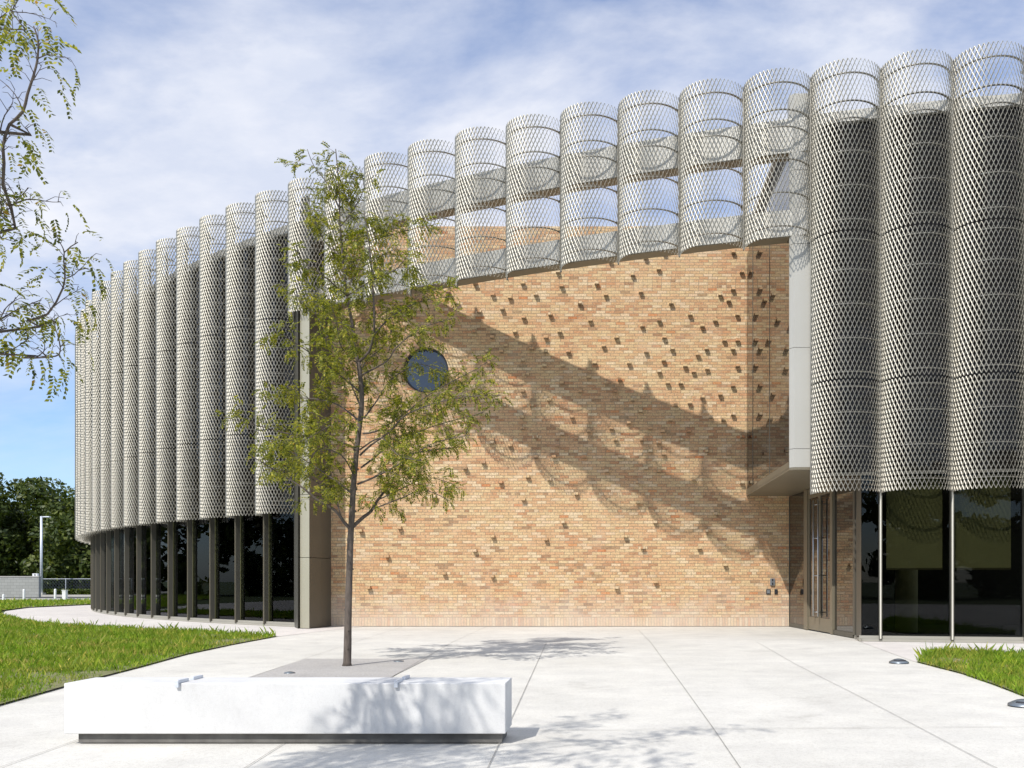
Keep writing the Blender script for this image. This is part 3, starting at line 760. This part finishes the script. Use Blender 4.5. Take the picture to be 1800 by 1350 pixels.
lawnL = gp([(488,1118.6),(330,1109.5),(200,1104),(100,1097.5),(45,1091),(18,1085),(0,1081)]) + [Vector((-22, 28, 0)), Vector((-14, 14, 0)), Vector((-8.6, 7.0, 0))] + gp([(-60,1256),(0,1240),(130,1203),(250,1172),(330,1150),(410,1133)])
lawnR = gp([(1612,1164),(1626,1153),(1660,1148),(1800,1151),(1950,1152),(2050,1290),(1800,1224),(1745,1203),(1690,1184)])
lawnF = [Vector((-60, 32, 0)), Vector((-24.5, 31, 0))] + gp([(-4,1079),(4,1073),(50,1067.5),(155,1062.5)]) + [Vector((-15, 48, 0)), Vector((-15, 50.5, 0)), Vector((-60, 50.5, 0))]
for nm, po in (('lawn', lawnL), ('lawn', lawnR), ('lawn', lawnF)):
    sheet(nm, [(p.x, p.y) for p in po], .012, SOIL)
g1 = blades('grass', lawnL, 230000, .03, .105, .0072, tall=.03); tag(g1, 'bright green uncut grass left of the forecourt', 'grass', kind='stuff')
g2 = blades('grass', lawnR, 42000, .03, .12, .0065, tall=.02); tag(g2, 'bright green grass patch at the right by the dark windows', 'grass', kind='stuff')
g3 = blades('grass', lawnF, 30000, .06, .16, .03); tag(g3, 'far strip of green grass beyond the curved path', 'grass', kind='stuff')
# car park beyond
sheet('car_park', [(-120,51.2),(20,51.2),(20,63.8),(-120,63.8)], -.006, ASPHALT)
k_ = MB(); k_.box(-120, 20, 50.6, 51.2, -.02, .12); k_.box(-120, 20, 63.8, 64.1, -.02, .13); o = k_.build('kerb', KERB); o['kind'] = 'structure'

# ------------------------------------------------------------------ bench
BX0 = (112-XC)*6.05/F; BX1 = -.716
bt = thing('bench', 'long low white block bench in front of the young tree', 'bench', ((BX0+BX1)/2, 6.05, 0))
hw = (BX1-BX0)/2
e = MB(); e.box(-hw, hw, 0, .375, .065, .402); e.build('seat_block', BENCHM, bt, bevel=.006)
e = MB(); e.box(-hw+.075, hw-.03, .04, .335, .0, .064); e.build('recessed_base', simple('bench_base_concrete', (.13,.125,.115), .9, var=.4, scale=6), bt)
for px in (313, 697):
    x = (px-XC)*6.05/F - (BX0+BX1)/2
    for (y0, y1) in ((-.022, .13), (.20, .345)):
        e = MB(); e.box(x-.012, x+.012, y0, y1, .4025, .423)
        if y0 < 0: e.box(x-.012, x+.012, -.022, -.001, .375, .402)
        e.build('skate_stop', GALV, bt, bevel=.002)

# ------------------------------------------------------------------ in-ground lights
def ground_light(px, py, dia, h, lab, slot=True):
    p = G(px, py); t = thing('ground_light', lab, 'ground light', (p.x, p.y, .001), group='round metal ground lights')
    mb = MB(); n = 28; prof = [(1, 0), (.97, .25), (.72, .55), (.45, .85), (.2, .98), (0.01, 1)]
    vs = [(dia/2*r_*math.cos(2*PI*k/n), dia/2*r_*math.sin(2*PI*k/n), h*z_) for r_, z_ in prof for k in range(n)]
    mb.add(vs, [(i*n+k, i*n+(k+1) % n, (i+1)*n+(k+1) % n, (i+1)*n+k) for i in range(len(prof)-1) for k in range(n)])
    mb.build('dome', LENS, t, smooth=True)
    if slot:
        mb = MB()
        for k in range(8):
            a = PI + PI*.15 + .7*PI*k/8; a2 = PI + PI*.15 + .7*PI*(k+1)/8; r1, r2 = dia*.40, dia*.33
            mb.add([(r1*math.cos(a), r1*math.sin(a), h*.42), (r1*math.cos(a2), r1*math.sin(a2), h*.42), (r2*math.cos(a2), r2*math.sin(a2), h*.75), (r2*math.cos(a), r2*math.sin(a), h*.75)], [(0,1,2,3)])
        mb.build('opening', BLACK, t)
ground_light(1580, 1165, .26, .055, 'grey domed light on the concrete left of the right grass patch')
ground_light(1799, 1240, .26, .055, 'grey domed light cut by the right edge of the photo')
ground_light(701, 1162.5, .14, .018, 'small flat disc light right of the tree trunk in the gravel', False)
ground_light(509, 1183, .13, .018, 'small flat disc light left of the tree trunk near the gravel edge', False)

# ------------------------------------------------------------------ trees
def bark(name, c):
    m, nt, b = newmat(name)
    t = N(nt, 'ShaderNodeTexCoord'); mp_ = N(nt, 'ShaderNodeMapping'); mp_.inputs['Scale'].default_value = (14, 14, 3.5)
    nt.links.new(t.outputs['Object'], mp_.inputs[0])
    f = noise(nt, 2.0, 6, .65, mp_.outputs[0])
    nt.links.new(ramp(nt, f, [(0.3, tuple(x*.55 for x in c)), (0.7, tuple(x*1.35 for x in c))]), b.inputs['Base Color'])
    b.inputs['Roughness'].default_value = .9; bump(nt, b, f, .6, .01); return m
BARK = bark('tree_bark', (.105, .085, .07))
def leaf_mat(name, stops, trans=.4, nscale=2.5):
    m, nt, b = newmat(name)
    gi = N(nt, 'ShaderNodeNewGeometry')
    c = ramp(nt, gi.outputs['Random Per Island'], stops)
    f = noise(nt, nscale, 3)
    c = mixc(nt, 1.0, c, ramp(nt, f, [(.3, (.72, .76, .6)), (.7, (1.25, 1.2, 1.1))]), 'MULTIPLY')
    nt.links.new(c, b.inputs['Base Color']); b.inputs['Roughness'].default_value = .5; b.inputs['Specular IOR Level'].default_value = .35
    out = nt.nodes['Material Output']; tl = N(nt, 'ShaderNodeBsdfTranslucent')
    nt.links.new(mixc(nt, 1.0, c, (1.3, 1.32, .42), 'MULTIPLY'), tl.inputs[0])
    ms = N(nt, 'ShaderNodeMixShader'); ms.inputs[0].default_value = trans
    nt.links.new(b.outputs[0], ms.inputs[1]); nt.links.new(tl.outputs[0], ms.inputs[2]); nt.links.new(ms.outputs[0], out.inputs[0])
    return m
LOCUST = leaf_mat('locust_leaves', [(0, (.045, .062, .010)), (.32, (.12, .145, .018)), (.70, (.265, .275, .034)), (.95, (.45, .42, .075)), (1, (.34, .20, .04))], .42)
FARLEAF = leaf_mat('far_leaves', [(0, (.03, .05, .012)), (.6, (.065, .095, .02)), (1, (.13, .155, .03))], .25, .5)

def frond_template(pairs, length, leaf_l, leaf_w, droop, rng):
    """compound leaf along +X, drooping; returns (n,4,3) leaflet quads"""
    out = []
    for k in range(pairs):
        t = (k+1.0)/(pairs+.3); x = length*(.22+.78*t); z = -droop*length*t*t
        for sgn in (-1, 1):
            a = sgn*R(rng.uniform(48, 72)); l = leaf_l*rng.uniform(.75, 1.15)*(1-.3*abs(t-.5)); wv = leaf_w*rng.uniform(.8, 1.15)
            d = np.array([math.cos(a), math.sin(a), -rng.uniform(.1, .7)]); d /= np.linalg.norm(d)
            s_ = np.cross(d, [rng.uniform(-.5, .5), rng.uniform(-.5, .5), 1]); s_ /= np.linalg.norm(s_)
            o = np.array([x, 0, z])
            out.append([o, o+d*l*.45+s_*wv/2, o+d*l, o+d*l*.45-s_*wv/2])
    return np.array(out)
def place_fronds(T, pos, dirs, scl, rng):
    """pos (m,3), dirs (m,3) -> quads"""
    res = []
    for p, d, s_ in zip(pos, dirs, scl):
        d = d/np.linalg.norm(d); up = np.array([0, 0, 1.0]); y = np.cross(up, d); ny = np.linalg.norm(y)
        y = np.array([0, 1.0, 0]) if ny < 1e-3 else y/ny
        z = np.cross(d, y); roll = rng.uniform(-.6, .6); c, s2 = math.cos(roll), math.sin(roll)
        y, z = y*c+z*s2, -y*s2+z*c
        M = np.stack([d, y, z])*s_
        res.append(T[rng.integers(len(T))].reshape(-1, 3) @ M + p)
    V = np.concatenate(res); return V
def spline(pts, step):
    P = [np.array(p, float) for p in pts]; out = []
    n = len(P)
    for i in range(n-1):
        p0, p1, p2, p3 = P[max(i-1, 0)], P[i], P[i+1], P[min(i+2, n-1)]
        m = max(2, int(np.linalg.norm(p2-p1)/step))
        for k in range(m):
            t = k/m
            out.append(.5*((2*p1)+(-p0+p2)*t+(2*p0-5*p1+4*p2-p3)*t*t+(-p0+3*p1-3*p2+p3)*t**3))
    out.append(P[-1]); return out
def grow(wood, boughs, rng, twig_len, twig_step, fr_step, T, first=.2, sub=True, leaf_scale=1.0, droop=.3, petiole=0.0, up=.35, spread=1.0):
    pos, dirs, scl = [], [], []
    def leafy(path, dens=1.0):
        L = 0
        for a, b_ in zip(path[:-1], path[1:]):
            seg = np.linalg.norm(b_-a); L += seg
            while L > fr_step/dens:
                L -= fr_step/dens
                d = (b_-a)/seg; r_ = rng.normal(size=3); r_ -= d*r_.dot(d); r_ /= np.linalg.norm(r_)
                dd = d*.55 + r_*.9; dd[2] -= droop; dd /= np.linalg.norm(dd)
                p = a + (b_-a)*rng.random()
                if petiole:
                    q = p + (dd*1.0+np.array([0,0,.35]))*petiole*rng.uniform(.4, 1.3)
                    mid_ = (p+q)/2 + np.array([0, 0, petiole*.18])
                    wood.tube([p, mid_, q], [.0018, .0013, .001], 3)
                    p = q; dd = dd*.8 + np.array([0, 0, -.42])
                pos.append(p); dirs.append(dd); scl.append(leaf_scale*rng.uniform(.65, 1.2))
    for (pts, r0, r1) in boughs:
        path = spline(pts, .08); n = len(path)
        wood.tube(path, [r0+(r1-r0)*(k/(n-1))**.8 for k in range(n)], 8 if r0 > .02 else 5)
        if first is None: continue
        acc = rng.random()*twig_step
        tot = sum(np.linalg.norm(b_-a) for a, b_ in zip(path[:-1], path[1:])); run = 0
        for a, b_ in zip(path[:-1], path[1:]):
            seg = np.linalg.norm(b_-a); run += seg; acc += seg
            if run/tot < first: continue
            if acc > twig_step:
                acc = 0
                d = (b_-a)/seg; r_ = rng.normal(size=3); r_[2] = abs(r_[2])*.6; r_ -= d*r_.dot(d); r_ /= np.linalg.norm(r_)
                dd = d*.75 + r_*spread + np.array([0, 0, up]); dd /= np.linalg.norm(dd)
                L = twig_len*rng.uniform(.45, 1.15)*(1.15-.55*run/tot)
                tp = [a]; cur = dd.copy()
                for k in range(6):
                    cur = cur + rng.normal(size=3)*.16 + np.array([0, 0, -.05]); cur /= np.linalg.norm(cur); tp.append(tp[-1]+cur*L/6)
                wood.tube(tp, [max(.0028, r1*.7)*(1-.75*k/6) for k in range(7)], 4)
                leafy(tp[1:])
                if sub and L > twig_len*.5:
                    for kk in (2, 4):
                        c2 = cur + rng.normal(size=3)*.7; c2 /= np.linalg.norm(c2); t2 = [tp[kk]]
                        for k in range(4):
                            c2 = c2 + rng.normal(size=3)*.15; c2 /= np.linalg.norm(c2); t2.append(t2[-1]+c2*L*.45/4)
                        wood.tube(t2, [.003, .0028, .0025, .002, .0015], 3); leafy(t2)
        leafy(path[int(n*.78):], 1.2)
    return np.array(pos), np.array(dirs), np.array(scl)

# young honey locust in the forecourt
rng = np.random.default_rng(5)
TY0 = 11.65
tr = thing('young_tree', 'young thin trunked tree with airy leaves standing in gravel behind the white bench', 'tree', (W(610,0,TY0).x, TY0, 0))
off = np.array(tr.location[:])
def B(L, r0, r1, dz=0.0, base=0.0):
    n = len(L); out = []
    for k, (x, y) in enumerate(L):
        Yd = TY0 + base + dz*(k/(n-1))
        out.append(np.array(W(x, y, Yd)[:]) - off)
    return (out, r0, r1)
wood = MB()
trunk = [(610,1172),(611,1140),(612,1080),(614,1010),(616,950),(618,915),(621,860),(626,800),(632,750),(636,710),(634,670),(630,637)]
tb = B(trunk, .054, .032)
path = spline(tb[0], .06); n_ = len(path)
wood.tube(path, [(.052 if k > 0 else .066) - (.025)*(k/(n_-1))**.7 + .0035*math.sin(k*1.3)*(k % 5 == 0) for k in range(n_)], 12)
for k in range(3, n_, 4):                                # bud knots
    a = rng.random()*6.28; q = path[k] + np.array([math.cos(a), math.sin(a), 0])*.042
    wood.tube([q-np.array([0,0,.012]), q+np.array([0,0,.014])], .011, 5)
bo = [
 B([(630,637),(623,612),(620,575),(610,520),(602,453),(597,382),(596,330),(590,262)], .024, .006, .2),
 B([(630,637),(649,618),(656,590),(658,560),(655,500),(650,440),(640,370)], .020, .005, -.5),
 B([(595,363),(583,335),(571,316),(552,292),(540,262)], .009, .004, .1, .17),
 B([(602,453),(630,430),(680,415),(735,400),(765,395)], .010, .004, .8, .1),
 B([(610,520),(650,495),(700,470),(728,425)], .011, .004, -.7, .05),
 B([(634,660),(680,635),(696,612),(738,578),(795,560)], .013, .004, -.6),
 B([(656,590),(690,555),(740,530),(800,520)], .012, .004, .5, -.2),
 B([(640,735),(662,705),(690,665),(740,640),(770,655)], .012, .004, .9),
 B([(638,762),(662,758),(700,735),(760,690),(845,645)], .014, .004, -.2),
 B([(633,800),(653,782),(684,760),(718,727),(800,700),(880,695)], .015, .004, -.7),
 B([(635,822),(655,807),(690,780),(760,750),(850,725)], .014, .004, .6),
 B([(629,851),(660,838),(698,818),(760,780),(825,765)], .016, .004, -.9),
 B([(620,926),(640,908),(652,899),(664,879),(680,858),(713,809),(722,798),(770,790),(815,785)], .027, .004, .7),
 B([(655,895),(700,878),(745,862),(790,880)], .010, .004, -.6),
 B([(664,879),(705,860),(750,840),(795,850)], .010, .004, .8),
 B([(616,930),(604,917),(589,897),(556,878),(533,858),(480,825),(440,800)], .024, .004, -.5),
 B([(600,912),(590,880),(560,850),(520,830),(470,830)], .011, .004, .9),
 B([(621,870),(590,845),(545,815),(500,790),(450,790)], .014, .004, .6),
 B([(627,790),(580,770),(520,765),(460,750),(402,735)], .015, .004, -.2),
 B([(632,740),(590,710),(540,700),(485,700)], .013, .004, .8),
 B([(634,690),(585,650),(530,610),(480,580)], .014, .004, -.4),
 B([(620,575),(580,560),(545,545),(520,520)], .011, .004, .6),
 B([(610,520),(575,490),(535,460),(515,430)], .010, .004, -.6),
 B([(602,453),(575,430),(555,395),(545,360)], .009, .004, .5),
 B([(597,400),(620,370),(640,330),(632,295)], .009, .004, -.2, .15),
 B([(632,680),(640,640),(680,600),(700,540)], .012, .004, 1.1),
 B([(636,720),(610,660),(580,600),(560,560)], .012, .004, 1.2),
 B([(632,760),(600,740),(560,760),(520,780)], .012, .004, -1.1),
 B([(633,790),(670,770),(700,800),(740,810)], .012, .004, -1.2),
 B([(624,840),(600,800),(560,790),(540,820)], .011, .004, -1.0),
 B([(610,520),(625,480),(660,455),(690,440)], .010, .004, 1.0),
 B([(630,640),(600,610),(590,560),(575,520)], .010, .004, -1.0),
]
TF = [frond_template(8, .15, .037, .0165, .35, rng) for _ in range(10)]
pos, dirs, scl = grow(wood, bo, rng, .45, .085, .032, TF, first=.18, leaf_scale=1.0, droop=.45)
wood.build('trunk', BARK, tr, smooth=True)
V = place_fronds(TF, pos, dirs, scl, rng)
npmesh('crown', V, np.arange(len(V)).reshape(-1, 4), LOCUST, tr)
print('young tree fronds', len(pos))

# nearer locust whose branches reach in from the left
rng = np.random.default_rng(21)
FY = 3.9
tr2 = thing('foreground_tree', 'nearer tree whose leafy branches reach in at the upper left of the photo', 'tree', (-3.3, 2.0, 0))
off2 = np.array([-3.3, 2.0, 0])
def B2(L, r0, r1, Y0=FY, dz=0.0):
    n = len(L)
    return ([np.array(W(x, y, Y0+dz*k/(n-1))[:]) - off2 for k, (x, y) in enumerate(L)], r0, r1)
wood = MB()
wood.tube([(0,0,0),(.02,0,.8),(.0,.03,1.6),(.05,.05,2.3),(.02,.1,3.2),(.06,.05,4.2),(.02,0,5.4)], [.10,.075,.068,.06,.045,.03,.01], 12)
vis = [
 B2([(0,232),(17,218),(40,196),(48,166),(59,132),(66,103),(67,71),(59,46)], .020, .003),
 B2([(-40,420),(5,325),(5,257),(17,218)], .014, .006, FY, .0),
 B2([(0,583),(49,563),(84,552),(111,506),(114,475),(113,444),(137,426)], .017, .002),
 B2([(-60,590),(0,561),(34,542),(73,527)], .011, .002, FY, .2),
 B2([(0,622),(39,629),(85,628),(104,623),(106,610),(114,602)], .012, .002, FY, -.1),
 B2([(-40,400),(0,378),(13,369),(31,351),(50,330)], .011, .002, FY, .1),
 B2([(-20,50),(20,20),(35,-10)], .012, .002, FY, .3),
]
for q in vis:                                    # tie the branches back to the trunk
    q[0].insert(0, np.array([.02, .05, max(1.6, q[0][0][2]-.5)]))
TF2 = [frond_template(8, .13, .030, .0135, .5, rng) for _ in range(10)]
pos, dirs, scl = grow(wood, vis, rng, .30, .11, .030, TF2, first=.60, sub=False, leaf_scale=.95, droop=.35, petiole=.07, up=.1, spread=1.0)
up_ = []
for k in range(19):
    tx, ty, tz = rng.uniform(-.7, 2.3), rng.uniform(-.5, 1.3), rng.uniform(3.5, 5.4)
    up_.append(([np.array([.03, .05, rng.uniform(2.3, 3.6)]), np.array([tx*.45, ty*.45, tz-.7]), np.array([tx, ty, tz])], .018, .004))
p2, d2, s2 = grow(wood, up_, rng, .5, .16, .045, TF2, first=.35, sub=True, leaf_scale=1.1, droop=.4)
A = p2 + off2; Yc = np.maximum(A[:,1], .05)
ok = ~((YC - F*(A[:,2]-EYE)/Yc > -30) & (XC + F*A[:,0]/Yc > -10))
p2, d2, s2 = p2[ok], d2[ok], s2[ok]
wood.build('trunk', BARK, tr2, smooth=True)
V = np.concatenate([place_fronds(TF2, pos, dirs, scl, rng), place_fronds(TF2, p2, d2, s2, rng)])
npmesh('crown', V, np.arange(len(V)).reshape(-1, 4), LOCUST, tr2)
print('foreground fronds', len(pos), len(p2))
# broad trees far off
def far_tree(name, label, loc, h, rad, n, leaf, seed, group, low=.12):
    rng = np.random.default_rng(seed)
    t = thing(name, label, 'tree', loc, group=group)
    wd = MB(); wd.tube([(0,0,0),(.1,0,h*.25),(-.1,.1,h*.5),(0,0,h*.8)], [.22,.18,.13,.04], 7)
    C = []
    for k in range(26):
        a = rng.random()*6.28; r_ = rad*rng.random()**.5*.78; z = h*(low + (.93-low)*rng.random())
        sh = math.sqrt(max(.12, 1-((z/h-.45)/.58)**2))
        C.append((r_*math.cos(a)*sh, r_*math.sin(a)*sh, z, rad*rng.uniform(.22, .42)))
        if k % 2: wd.tube([(0, 0, z*.55), (C[-1][0]*.5, C[-1][1]*.5, z*.8), (C[-1][0], C[-1][1], z)], [.09, .05, .02], 5)
    wd.build('trunk', BARK, t, smooth=True)
    C = np.array(C); idx = rng.integers(len(C), size=n); c = C[idx]
    d = rng.normal(size=(n, 3)); d /= np.linalg.norm(d, axis=1)[:, None]
    P = c[:, :3] + d*c[:, 3:4]*(rng.random((n, 1))**.35)*np.array([1.1, 1.1, .8])
    P[:, 2] = np.clip(P[:, 2], .2, h)
    u = rng.normal(size=(n, 3)); u /= np.linalg.norm(u, axis=1)[:, None]
    v = np.cross(u, d + rng.normal(size=(n, 3))*.4); v /= np.linalg.norm(v, axis=1)[:, None]
    s_ = leaf*rng.uniform(.5, 1.3, (n, 1))
    Q = np.stack([P-u*s_, P-v*s_*.55, P+u*s_, P+v*s_*.55], 1).reshape(-1, 3)
    npmesh('crown', Q, np.arange(4*n).reshape(-1, 4), FARLEAF, t)
    return t
spec = [(-57,76,9.2,5.0,'far tree at the left edge behind the grey block wall'),(-51,72,9.8,4.6,'tall far tree just left of the street lamp pole'),
        (-46,75,9.3,4.6,'far tree right behind the street lamp'),(-41.5,71,8.6,4.4,'far tree between the street lamp and the building'),
        (-37,76,8.6,4.8,'far tree partly hidden by the left end of the building'),(-63,74,9.0,5.0,'far tree mostly cut by the left edge of the photo')]
for k, (x, y, h, r_, lab) in enumerate(spec):
    far_tree('broadleaf_tree', lab, (x, y, 0), h, r_, 15000, .20, 100+k, 'dark trees beyond the car park')
# a second dark row fills the gaps low down
for k, x in enumerate((-62, -55, -48.5, -42, -35.5)):
    far_tree('broadleaf_tree', ['rear dark tree low at the left edge','rear dark tree in the gap left of the lamp','rear dark tree in the gap right of the lamp','rear dark tree in the gap nearest the building','rear dark tree hidden mostly by the mesh building'][k], (x, 84, 0), 8.2, 5.4, 6000, .38, 200+k, 'dark trees beyond the car park', low=.03)
# across the street behind the camera; seen mirrored in the dark glass
for k, (x, y) in enumerate(((-34,-34),(-22,-30),(-11,-33),(1,-29),(12,-33),(23,-30),(35,-33),(48,-30))):
    far_tree('street_tree', ['street tree behind the viewer, first of the mirrored row','second mirrored street tree behind the viewer','third mirrored street tree behind the viewer','fourth mirrored street tree behind the viewer','fifth mirrored street tree behind the viewer','sixth mirrored street tree behind the viewer','seventh mirrored street tree behind the viewer','last mirrored street tree behind the viewer'][k],
             (x, y, 0), 8.5+(k*37 % 3), 6.2, 5000, .42, 300+k, 'street trees behind the viewer mirrored in the windows', low=.05)

for k, (x, y) in enumerate(((-60, 4), (-61, 16), (-60, 28), (-62, 40), (-60, 51))):
    far_tree('boundary_tree', ['boundary tree left of the photo, nearest of the row mirrored in the left windows','second boundary tree left of the photo mirrored in the left windows','middle boundary tree left of the photo mirrored in the left windows','fourth boundary tree left of the photo mirrored in the left windows','farthest boundary tree left of the photo mirrored in the left windows'][k],
             (x, y, 0), 11, 7.0, 5000, .45, 400+k, 'boundary trees left of the photo mirrored in the windows', low=.03)

# ------------------------------------------------------------------ far left yard
bw = thing('block_wall', 'low grey concrete block wall at the left edge beside the street lamp', 'wall', (-63, 61, 0))
m, nt, b = newmat('concrete_block')
t_ = N(nt, 'ShaderNodeTexCoord'); mp_ = N(nt, 'ShaderNodeMapping'); mp_.inputs['Rotation'].default_value = (R(90), 0, 0); nt.links.new(t_.outputs['Object'], mp_.inputs[0])
bt_ = N(nt, 'ShaderNodeTexBrick'); bt_.inputs['Scale'].default_value = 1.0; bt_.inputs['Brick Width'].default_value = .4; bt_.inputs['Row Height'].default_value = .2; bt_.inputs['Mortar Size'].default_value = .008
bt_.inputs['Color1'].default_value = (.30,.31,.29,1); bt_.inputs['Color2'].default_value = (.34,.35,.33,1); bt_.inputs['Mortar'].default_value = (.2,.2,.19,1)
nt.links.new(mp_.outputs[0], bt_.inputs[0]); nt.links.new(bt_.outputs[0], b.inputs['Base Color']); b.inputs['Roughness'].default_value = .9
xr_ = (68-XC)*61/F + 63
e = MB(); e.box(0, xr_, 0, .25, 0, 1.36); e.build('blocks', m, bw)
e = MB(); e.box(-.02, xr_+.03, -.03, .28, 1.362, 1.42); e.build('coping', KERB, bw)
p = W(62.5, 0, 61.1)
cb = thing('utility_box', 'small pale utility box on top of the grey block wall end', 'box', (p.x, 61.1, 1.42))
e = MB(); e.box(-.17, .17, -.08, .12, 0, .18); e.build('housing', WHITEP, cb, bevel=.01)
e = MB(); e.box(-.03, .05, -.095, -.081, .03, .14); e.build('door', GREYP, cb)

lp = thing('street_lamp', 'slender pale grey street lamp with a short flat head before the dark trees', 'street lamp', (W(72.7,0,65).x, 65, 0))
e = MB(); e.tube([(0,0,0),(0,0,5.72)], [.10,.075], 10); e.build('pole', GALV, lp, smooth=True)
e = MB(); e.box(-.22,.22,-.22,.22,0,.25); e.build('base', KERB, lp, bevel=.03)
e = MB(); e.tube([(0,0,5.65),(.2,0,5.68)], .04, 6); a_ = e.build('arm', GALV, lp)
e = MB(); e.box(.2,.62,-.12,.12,5.63,5.71); e.build('lamp_head', GALV, a_, bevel=.02)

def post(px, ptop, Y, wd, name, lab, cat, grp):
    X = (px-XC)*Y/F; h = EYE + (YC-ptop)*Y/F
    t = thing(name, lab, cat, (X, Y, 0), group=grp)
    e = MB()
    if name == 'bollard':
        n = 14; prof = [(wd,0),(wd,h-.06),(wd*.8,h-.02),(wd*.3,h)]
        e.add([(r_*math.cos(2*PI*k/n), r_*math.sin(2*PI*k/n), z_) for r_, z_ in prof for k in range(n)],
              [(i*n+k, i*n+(k+1)%n, (i+1)*n+(k+1)%n, (i+1)*n+k) for i in range(3) for k in range(n)])
        e.add([(wd*.3*math.cos(2*PI*k/n), wd*.3*math.sin(2*PI*k/n), h) for k in range(n)], [tuple(range(n))])
        e.build('post', WHITEP, t, smooth=True)
        e = MB(); e.tube([(0,0,0),(0,0,.05)], wd*1.6, 14); e.build('base_ring', KERB, t)
    else:
        e.box(-wd, wd, -wd, wd, 0, h-.04); e.build('housing', WHITEP, t, bevel=.01)
        e = MB(); e.box(-wd-.02, wd+.02, -wd-.02, wd+.02, h-.038, h); e.build('lid', WHITEP, t, bevel=.01)
    return t
post(6, 1044.4, 50.3, .06, 'bollard', 'shortest white bollard at the very left edge of the photo', 'bollard', 'white bollards at the car park edge')
post(42, 1035.5, 50.3, .06, 'bollard', 'white bollard in front of the grey block wall', 'bollard', 'white bollards at the car park edge')
post(97, 1035, 50.3, .06, 'bollard', 'white bollard between the street lamp and the square pedestal', 'bollard', 'white bollards at the car park edge')
post(114, 1037, 50.3, .10, 'utility_pedestal', 'white square utility pedestal on the far grass near the building', 'pedestal', None)

fn = thing('chain_link_fence', 'dark chain link fence in front of the far trees right of the lamp', 'fence', (-43, 67, 0))
m, nt, b = newmat('fence_mesh'); b.inputs['Base Color'].default_value = (.10,.12,.14,1)
e = MB()
for k in range(60):
    x = k*.22; e.tube([(x, 0, .05), (x+.0, 0, 1.25)], .006, 3)
    if k < 55: e.tube([(x, 0, .05), (x+1.1, 0, 1.25)], .008, 3); e.tube([(x+1.1, 0, .05), (x, 0, 1.25)], .008, 3)
e.build('chain_mesh', m, fn)
e = MB(); e.tube([(0,0,1.25),(13,0,1.25)], .022, 6); e.build('top_rail', GALV, fn)
for k in range(6):
    e = MB(); e.tube([(k*2.4+.3,0,0),(k*2.4+.3,0,1.3)], .028, 6); e.build('post', GALV, fn)
# low hedge behind the kerb
hr = np.random.default_rng(8)
hd = thing('hedge', 'low dark hedge along the far kerb below the chain link fence', 'hedge', (-42, 65.6, 0))
n = 9000; P = np.stack([hr.uniform(-1.5, 12, n), hr.uniform(-.4, .4, n), hr.random(n)**.7*.5], 1)
u = hr.normal(size=(n,3)); u /= np.linalg.norm(u, axis=1)[:,None]; v = np.cross(u, hr.normal(size=(n,3))); v /= np.linalg.norm(v, axis=1)[:,None]
Q = np.stack([P-u*.08, P-v*.05, P+u*.08, P+v*.05], 1).reshape(-1,3)
npmesh('foliage', Q, np.arange(4*n).reshape(-1,4), FARLEAF, hd)
